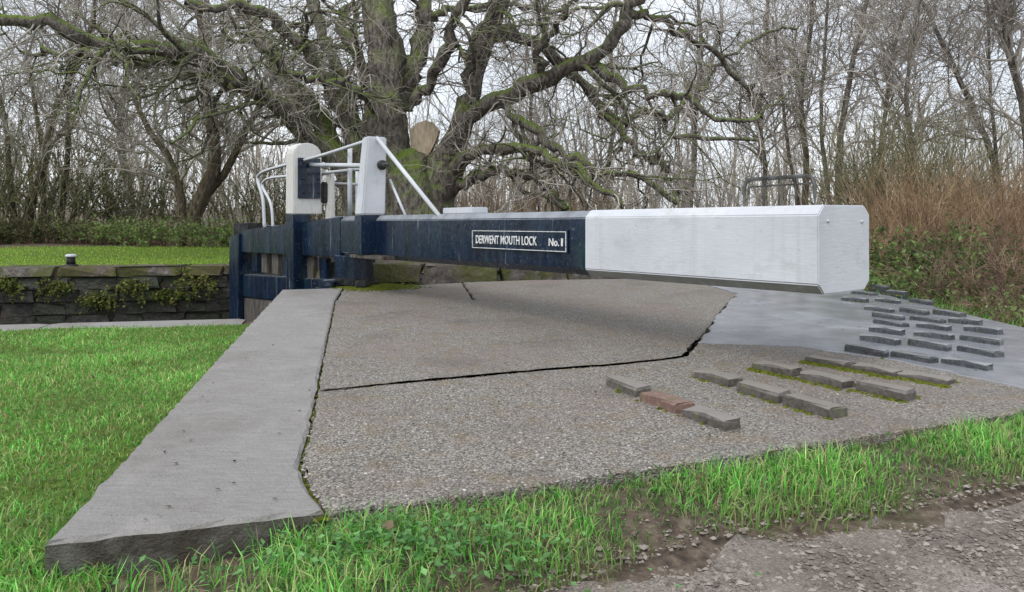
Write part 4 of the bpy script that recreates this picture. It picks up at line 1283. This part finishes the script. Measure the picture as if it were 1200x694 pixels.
def stems_field(g, n, xr, yr, hr, r, wander, up, n2, slope=0.0):
    x = g.uniform(*xr, n); y = g.uniform(*yr, n)
    if slope: x = x + (y - yr[0]) * slope
    st = np.stack([x, y, height(x, y) - 0.03], -1)
    d = np.stack([g.normal(0, .25, n), g.normal(0, .25, n), np.ones(n)], -1)
    P_, R_ = grow(g, st, d, g.uniform(*hr, n), np.full(n, r), 6, wander, up)
    s2, d2, r2 = sprout(g, P_, R_, n * n2, 0.3, 1, (0.3, 0.9), 0.6, r, r * 0.4)
    P2_, R2_ = grow(g, s2, d2, np.mean(hr) * g.uniform(0.1, 0.35, n * n2), r2, 3, 0.18, 0.05)
    return join_geo([tubes(P_, R_, 3), tubes(P2_, R2_, 3)])


g = np.random.default_rng(90)
V, q = join_geo([stems_field(g, 2600, (5.0, 13), (10.2, 14.0), (0.9, 1.95), 0.0075, 0.17, 0.0, 5, 0.42), stems_field(g, 140, (4.9, 7.5), (7.6, 10), (0.5, 1.0), 0.005, 0.18, 0.0, 4)])
stuff('dead_stems', 'thicket of dead golden-brown stems at the right behind the landing', 'dead stems', V, [q], M['dead'])
V, q = stems_field(g, 520, (-3.2, 3.0), (17.5, 21), (1.2, 2.2), 0.010, 0.14, 0.02, 4)
stuff('dead_stems', 'band of tan dead reeds far behind the blue beam', 'dead stems', V, [q], M['dead'])
# distant wood, reads as one mass
n_ = 540
x = g.uniform(-46, 46, n_); y = g.uniform(36, 60, n_)
st = np.stack([x, y, height(x, y) - 0.1], -1)
d = np.stack([g.normal(0, .12, n_), g.normal(0, .12, n_), np.ones(n_)], -1)
P_, R_ = grow(g, st, d, g.uniform(3.5, 9.5, n_), np.full(n_, 0.08), 8, 0.07, 0.04, 0.25)
s2, d2, r2 = sprout(g, P_, R_, n_ * 9, 0.12, 1, (0.3, 0.9), 0.5, 0.05, 0.018)
P2_, R2_ = grow(g, s2, d2, g.uniform(1, 3, n_ * 9), r2, 5, 0.16, 0.06)
s3, d3, r3 = sprout(g, P2_, R2_, n_ * 24, 0.1, 1, (0.3, 0.9), 0.7, 0.016, 0.012)
P3_, R3_ = grow(g, s3, d3, g.uniform(0.5, 1.5, n_ * 24), r3, 2, 0.18, 0.04)
V, q = join_geo([tubes(P_, R_, 4), tubes(P2_, R2_, 3), tubes(P3_, R3_, 3)])
stuff('distant_wood', 'far bare woodland filling the horizon behind everything', 'woodland', V, [q], M['twig_far'])
# understorey scrub between the old tree and the wood
V, q = stems_field(g, 1500, (-24, 26), (24, 36), (1.2, 3.4), 0.016, 0.14, 0.05, 6)
stuff('scrub', 'bare grey-brown scrub under the trees in the background', 'scrub', V, [q], M['twig_far'])

# moss: mats against the bricks, in the joints and on the landing by the gate
def moss_geo(g, C, s):
    N = len(C)
    o6 = np.array([[1, 0, 0], [0, 1, 0], [-1, 0, 0], [0, -1, 0], [0, 0, 1]], float)
    sc3 = np.stack([s * g.uniform(.7, 1.4, N), s * g.uniform(.7, 1.4, N), s * g.uniform(.35, .8, N)], -1)
    V = C[:, None, :] + o6[None] * sc3[:, None, :]
    i = np.arange(N)[:, None] * 5
    f = np.concatenate([i + np.array([[a, (a + 1) % 4, 4]]) for a in range(4)])
    return V.reshape(-1, 3), f


C = []
for cx, cy, a, ri in moss_spots:
    n_ = int({2: 150, 3: 300, 1: 26, 0: 6}.get(ri, 24 if ri > 9 else 2) * random.uniform(0.3, 1.5))
    tt = g.uniform(-.13, .13, n_); side = np.where(g.uniform(0, 1, n_) < .8, -1, 1) * (0.048 + np.abs(g.normal(0, .022 if ri in (2, 3) else .01, n_)))
    C.append(np.stack([cx + math.cos(a) * tt - math.sin(a) * side, cy + math.sin(a) * tt + math.cos(a) * side, np.zeros(n_)], -1))
for jt in ([(381, 600), (364, 575), (351, 547), (364, 500), (371, 460), (383, 400), (393, 354)],):
    w_ = resample([gnd(*p) for p in jt], 200)
    for rep in range(1):
        C.append(np.stack([w_[:, 0] + g.normal(0, .006, 200), w_[:, 1] + g.normal(0, .02, 200), np.full(200, -0.018)], -1))
mx, my = gnd(440, 336.5)
n_ = 2600
ex = g.normal(0, 1, (n_, 2)); C.append(np.stack([mx + ex[:, 0] * .19, my + ex[:, 1] * .16 + 0.04 * np.sin(ex[:, 0] * 7), np.zeros(n_)], -1))
C = np.concatenate(C)
V, f = moss_geo(g, C, 0.013)
stuff('moss', 'yellow-green moss in the joints and beside the bricks of the landing', 'moss', V, [f], M['moss'])


def blades(g, x, y, hgt, wid, cols, lean=0.5, lift=0.0):
    N = len(x)
    z = height(x, y) + lift
    a = g.uniform(0, 2 * np.pi, N); l = np.abs(g.normal(0, lean, N))
    d = np.stack([np.cos(a) * l, np.sin(a) * l, np.ones(N)], -1); d = norm(d)
    sd = np.stack([-np.sin(a + g.normal(0, .5, N)), np.cos(a), np.zeros(N)], -1)
    b = np.stack([x, y, z - 0.004], -1)
    m1 = b + d * (hgt * .55)[:, None]
    d2 = norm(d + np.stack([np.cos(a) * (.3 + l), np.sin(a) * (.3 + l), -0.25 - l * .4], -1))
    tp_ = m1 + d2 * (hgt * .55)[:, None]
    w2 = (wid * .5)[:, None] * sd
    V = np.stack([b - w2, b + w2, m1 + w2 * .8, m1 - w2 * .8, tp_], 1).reshape(-1, 3)
    i = np.arange(N)[:, None] * 5
    q = i + np.array([[0, 1, 2, 3]]); t = i + np.array([[3, 2, 4]])
    c5 = np.repeat(cols[:, None, :], 5, 1)
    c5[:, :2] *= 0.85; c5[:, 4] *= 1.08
    return V, q, t, c5.reshape(-1, 3)


GP = [(0.14, 0.43, 0.06), (0.19, 0.54, 0.09), (0.09, 0.31, 0.05), (0.29, 0.62, 0.15), (0.44, 0.54, 0.20)]
g = np.random.default_rng(101)


def patch_noise(x, y, s):
    return np.array([mnoise.noise(Vector((a * s, b * s, 3.7))) for a, b in zip(x, y)])


# near left lawn
N = 150000
y = 1.35 + 6.2 * g.uniform(0, 1, N) ** 1.35; x = g.uniform(-1.0, 0.25, N) * (y * 0.80 + 0.6) - 0.1
ok = ~inside(OUTLINE, x - 0.012, y) & (x + 0.21 * (y - 1.8) < -0.98) & (vof(x, y) < -0.40 + g.normal(0, .03, N)) & (y > path_y(x))
x, y = x[ok], y[ok]
pn = patch_noise(x, y, 1.5)
hh = g.uniform(0.018, 0.045, len(x)) * (1 + 0.5 * pn)
cl = pick(g, len(x), GP + [(0.38, 0.36, 0.16)] * (1), 0.28) * (1 + 0.5 * pn)[:, None]
pn2 = patch_noise(x + 9, y, 3.1); k2 = np.clip((pn2 - 0.15) * 4, 0, 1)[:, None] * (g.uniform(0, 1, len(x)) < .6)[:, None]; cl = cl * (1 - k2 * .7) + np.array([0.24, 0.25, 0.09]) * k2 * .5
V, q, t, c5 = blades(g, x, y, hh, g.uniform(.0022, .0042, len(x)) * (0.8 + y * 0.18), cl, 0.6, 0.018)
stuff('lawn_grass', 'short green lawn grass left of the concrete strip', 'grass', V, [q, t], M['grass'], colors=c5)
# verge between landing and towpath
N = 200000
x = g.uniform(-1.9, 4.2, N); y = g.uniform(1.2, 4.2, N)
edge = path_y(x)
pad_in = inside(OUTLINE, x, y) | inside(OUTLINE, x, y - 0.03)
pn = patch_noise(x, y, 2.6)
band = (y - edge)
pr = np.clip(band / 0.16 + 0.10 + pn * 0.7, 0, 1) * np.clip(1.2 + pn * 0.9, 0.6, 1)
pr = np.where(band > 0.03, np.maximum(pr, 0.55), pr)
ok = ~pad_in & ~((x < -0.62) & (y > 1.50) & (g.uniform(0, 1, N) < 0.8)) & (y < 2.0 + np.maximum(x + 1.2, 0) * 0.45 + 0.25) & (g.uniform(0, 1, N) < pr) & (band > -0.15)
x, y, pn, band = x[ok], y[ok], pn[ok], band[ok]
hh = g.uniform(0.02, 0.072, len(x)) * np.clip(0.75 + pn * 0.9 + band * 0.6, 0.4, 1.5)
mud = np.clip(1 - band / 0.18, 0, 1)[:, None]
cl = pick(g, len(x), GP + [(0.42, 0.38, 0.20)], 0.3) * (1 + 0.5 * pn)[:, None]; cl = cl * (1 - mud * .6) + np.array([0.14, 0.12, 0.05]) * mud * .6
V, q, t, c5 = blades(g, x, y, hh, g.uniform(.0025, .0048, len(x)), cl, 0.55)
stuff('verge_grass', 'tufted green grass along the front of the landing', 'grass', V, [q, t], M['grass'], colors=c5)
# leafy clover and weeds in the verge
N = 5200
x = g.uniform(-1.9, 3.6, N); y = g.uniform(1.2, 3.8, N)
pn = patch_noise(x + 5, y, 2.2)
ok = ~inside(OUTLINE, x, y) & ~inside(OUTLINE, x, y - 0.04) & (y > path_y(x) + 0.08) & (y < 2.0 + np.maximum(x + 1.2, 0) * 0.45 + 0.2) & (pn > 0.05)
x, y = x[ok], y[ok]
C = np.stack([x, y, height(x, y) + g.uniform(.012, .05, len(x))], -1)
V, f, cc_ = leaves_geo(g, C, 0.024, pick(g, len(C), [(0.13, 0.26, 0.07), (0.19, 0.33, 0.10), (0.09, 0.19, 0.05)]), 0.8)
stuff('clover', 'small round clover leaves among the verge grass', 'clover', V, [f], M['leaf'], colors=cc_)
# far lawn tufts
N = 30000
u_ = g.uniform(-14, 0.5, N); v_ = CHW + 0.45 + g.uniform(0, 1, N) ** 1.4 * 7.0
x, y = uv2xy(u_, v_)
cl = pick(g, N, [(0.32, 0.54, 0.06), (0.38, 0.60, 0.07), (0.26, 0.46, 0.055), (0.48, 0.58, 0.12)], 0.15)
V, q, t, c5 = blades(g, x, y, g.uniform(.03, .07, N), g.uniform(.010, .018, N), cl, 0.6)
stuff('far_lawn_grass', 'bright mown grass on the far side of the lock', 'grass', V, [q, t], M['grass'], colors=c5)
# rough grass around the right and back of the landing and on the banks
N = 16000
x = g.uniform(3.4, 9, N); y = g.uniform(3.5, 10.5, N)
ok = ~inside(OUTLINE, x, y) & (vof(x, y) < near_off(uof(x, y)))
x, y = x[ok], y[ok]
V, q, t, c5 = blades(g, x, y, g.uniform(.06, .22, len(x)), g.uniform(.004, .008, len(x)), pick(g, len(x), GP + [(0.25, 0.19, 0.09), (0.20, 0.15, 0.07)], .2), 0.7)
stuff('rough_grass', 'rough grass and dead blades beyond the right end of the landing', 'grass', V, [q, t], M['grass'], colors=c5)
# loose stones on the towpath
N = 62000
x = g.uniform(-0.6, 3.2, N); y = 1.25 + 1.9 * g.uniform(0, 1, N) ** 1.3
ok = (y < path_y(x) + np.abs(g.normal(0, .11, N)) - 0.03) & ~inside(OUTLINE, x, y)
x, y = x[ok], y[ok]; N = len(x)
o6 = np.array([[1, 0, 0], [0.3, 1, 0], [-1, .2, 0], [0, -1, 0], [0.1, 0, 1], [0, 0, -1]], float)
s = 0.0022 + 0.0085 * g.uniform(0, 1, N) ** 4
an = g.uniform(0, 6.28, N); ca, sa = np.cos(an), np.sin(an)
sc3 = np.stack([s * g.uniform(.8, 1.7, N), s * g.uniform(.7, 1.2, N), s * g.uniform(.35, .8, N)], -1)
loc = (o6[None] + g.normal(0, .18, (N, 6, 3))) * sc3[:, None, :]
V = np.stack([loc[..., 0] * ca[:, None] - loc[..., 1] * sa[:, None] + x[:, None], loc[..., 0] * sa[:, None] + loc[..., 1] * ca[:, None] + y[:, None], loc[..., 2] + (height(x, y) + 0.008)[:, None]], -1)
i = np.arange(N)[:, None] * 6
f = np.concatenate([i + np.array([[a, (a + 1) % 4, 4]]) for a in range(4)])
cp = np.repeat(g.uniform(0, 1, N) ** 1.3, 6)[:, None] * np.ones((1, 3))
stuff('towpath_stones', 'small loose stones on the muddy towpath', 'gravel', V.reshape(-1, 3), [f], M['pebble'], colors=cp)

# a few fallen leaves
LEAF_LABELS = ['small curled dead leaf at the landing edge, front middle of the verge', 'brown dead leaf in the grass below the strip front, nearer its middle', 'dead leaf in the tall verge grass below the near brick rows',
               'dead leaf on the mud between the verge and the towpath', 'dead leaf low in the grass beside the green weeds', 'dead leaf lying alone on the left lawn', 'dead leaf in the verge towards the right edge, nearest the path',
               'brown dead leaf in the grass below the strip corner, leftmost of the verge', 'dead leaf in the verge close to the landing front, right of the bricks']
for k, (px_, py_, zz) in enumerate([(570, 622, -0.05), (262, 662, -0.12), (820, 580, -0.06), (700, 640, -0.1), (455, 650, -0.07), (60, 445, -0.15), (1010, 560, -0.06), (180, 668, -0.12), (905, 545, -0.05)]):
    lx, ly = gnd(px_, py_, zz)
    g = np.random.default_rng(300 + k)
    L_ = 0.036 * g.uniform(.8, 1.3); an = g.uniform(0, 6.28)
    ts = np.linspace(0, 1, 7); wd = 0.34 * np.sin(np.pi * ts ** 0.8) + 0.01
    rows_ = []
    for t_, w_ in zip(ts, wd):
        for sd_ in (-1, 0, 1):
            rows_.append(((t_ - .5) * L_, sd_ * w_ * L_, 0.25 * L_ * (abs(sd_) * w_ + (t_ - .5) ** 2) + g.normal(0, .0012)))
    V = np.array(rows_); ca_, sa_ = math.cos(an), math.sin(an)
    z0_ = float(height(lx, ly)) + (0.045 if px_ > 100 else 0.04)
    V = np.stack([V[:, 0] * ca_ - V[:, 1] * sa_ + lx, V[:, 0] * sa_ + V[:, 1] * ca_ + ly, V[:, 2] + V[:, 1] * 0.5 + z0_], -1)
    i = np.arange(21).reshape(7, 3)
    q = np.stack([i[:-1, :-1], i[:-1, 1:], i[1:, 1:], i[1:, :-1]], -1).reshape(-1, 4)
    cl = np.tile(np.array([[(0.24, 0.15, 0.085), (0.30, 0.21, 0.14), (0.17, 0.10, 0.06)][k % 3]]), (21, 1))
    o = link('fallen_leaf', np_mesh('fallen_leaf', V, [q], True, cl), M['leaf'])
    tag(o, LEAF_LABELS[k], 'leaf', 'fallen leaves in the grass')

# pebbles of the exposed aggregate standing proud of the near slabs, and scattered debris
def pebble_geo(g, x, y, z, s, flat=0.4):
    N = len(x)
    o5 = np.array([[1, 0, 0], [0.3, 1, 0], [-1, .2, 0], [0, -1, 0], [0.1, 0, 1]], float)
    an = g.uniform(0, 6.28, N); ca, sa = np.cos(an), np.sin(an)
    sc = np.stack([s * g.uniform(.8, 1.6, N), s * g.uniform(.7, 1.2, N), s * flat * g.uniform(.6, 1.4, N)], -1)
    L = (o5[None] + g.normal(0, .16, (N, 5, 3)) * np.array([1, 1, .2])) * sc[:, None, :]
    V = np.stack([L[..., 0] * ca[:, None] - L[..., 1] * sa[:, None] + x[:, None], L[..., 0] * sa[:, None] + L[..., 1] * ca[:, None] + y[:, None], L[..., 2] + np.asarray(z)[:, None]], -1)
    i = np.arange(N)[:, None] * 5
    return V.reshape(-1, 3), np.concatenate([i + np.array([[a, (a + 1) % 4, 4]]) for a in range(4)])


g = np.random.default_rng(501)
N = 75000
x = g.uniform(-0.8, 3.4, N); y = 2.0 + 3.6 * g.uniform(0, 1, N) ** 1.5
ok = inside(np.array(slabA), x, y) | inside(np.array(slabB), x, y)
ok &= ~inside(np.array(slabE), x, y)
x, y = x[ok], y[ok]
pn = patch_noise(x, y, 1.4) + 0.6 * patch_noise(x, y, 4.0); ok = g.uniform(0, 1, len(x)) < np.clip(0.62 + pn * 1.3, 0.12, 1); x, y = x[ok], y[ok]
V, f = pebble_geo(g, x, y, np.full(len(x), -0.0005), 0.0022 + 0.0045 * g.uniform(0, 1, len(x)) ** 3.5)
cp = np.repeat(g.uniform(0, 1, len(x)), 5)[:, None] * np.ones((1, 3))
n = NT('aggregate_pebble', 0.6, 0.4)
M['agg_pebble'] = n.done(n.ramp(n.attr(), (0.0, (0.06, 0.05, 0.04)), (0.3, (0.18, 0.15, 0.12)), (0.6, (0.29, 0.25, 0.205)), (0.88, (0.40, 0.365, 0.32)), (1.0, (0.60, 0.57, 0.53))))
o = link('aggregate_pebbles', np_mesh('aggregate_pebbles', V, [f], False, cp), M['agg_pebble'], landing)
o['kind'] = 'stuff'
# small dark bits of leaf and twig lying on the slabs
N = 420
x = g.uniform(-1.9, 3.4, N); y = 1.8 + 5.5 * g.uniform(0, 1, N) ** 1.4
ok = inside(OUTLINE, x, y) & inside(OUTLINE, x + .05, y) & inside(OUTLINE, x - .05, y); x, y = x[ok], y[ok]
C = np.stack([x, y, np.full(len(x), 0.009)], -1)
V, f, cc_ = leaves_geo(g, C, 0.016, pick(g, len(x), [(0.07, 0.05, 0.035), (0.14, 0.10, 0.06), (0.04, 0.035, 0.03)], .3), 3.0)
stuff('leaf_litter', 'tiny dark bits of leaf and twig scattered over the concrete', 'leaf litter', V, [f], M['leaf'], colors=cc_)
# broad-leaved weeds in the verge by the strip's front end
N = 620
x = g.normal(-0.30, 0.24, N); y = g.normal(1.84, 0.07, N)
ok = ~inside(OUTLINE, x, y + .02); x, y = x[ok], y[ok]
C = np.stack([x, y, height(x, y) + g.uniform(.02, .06, len(x))], -1)
V, f, cc_ = leaves_geo(g, C, 0.022, pick(g, len(x), [(0.14, 0.34, 0.10), (0.20, 0.42, 0.14), (0.09, 0.24, 0.06)]), 1.0)
stuff('verge_weeds', 'fresh green leafy weeds against the front end of the concrete strip joint', 'weeds', V, [f], M['leaf'], colors=cc_)
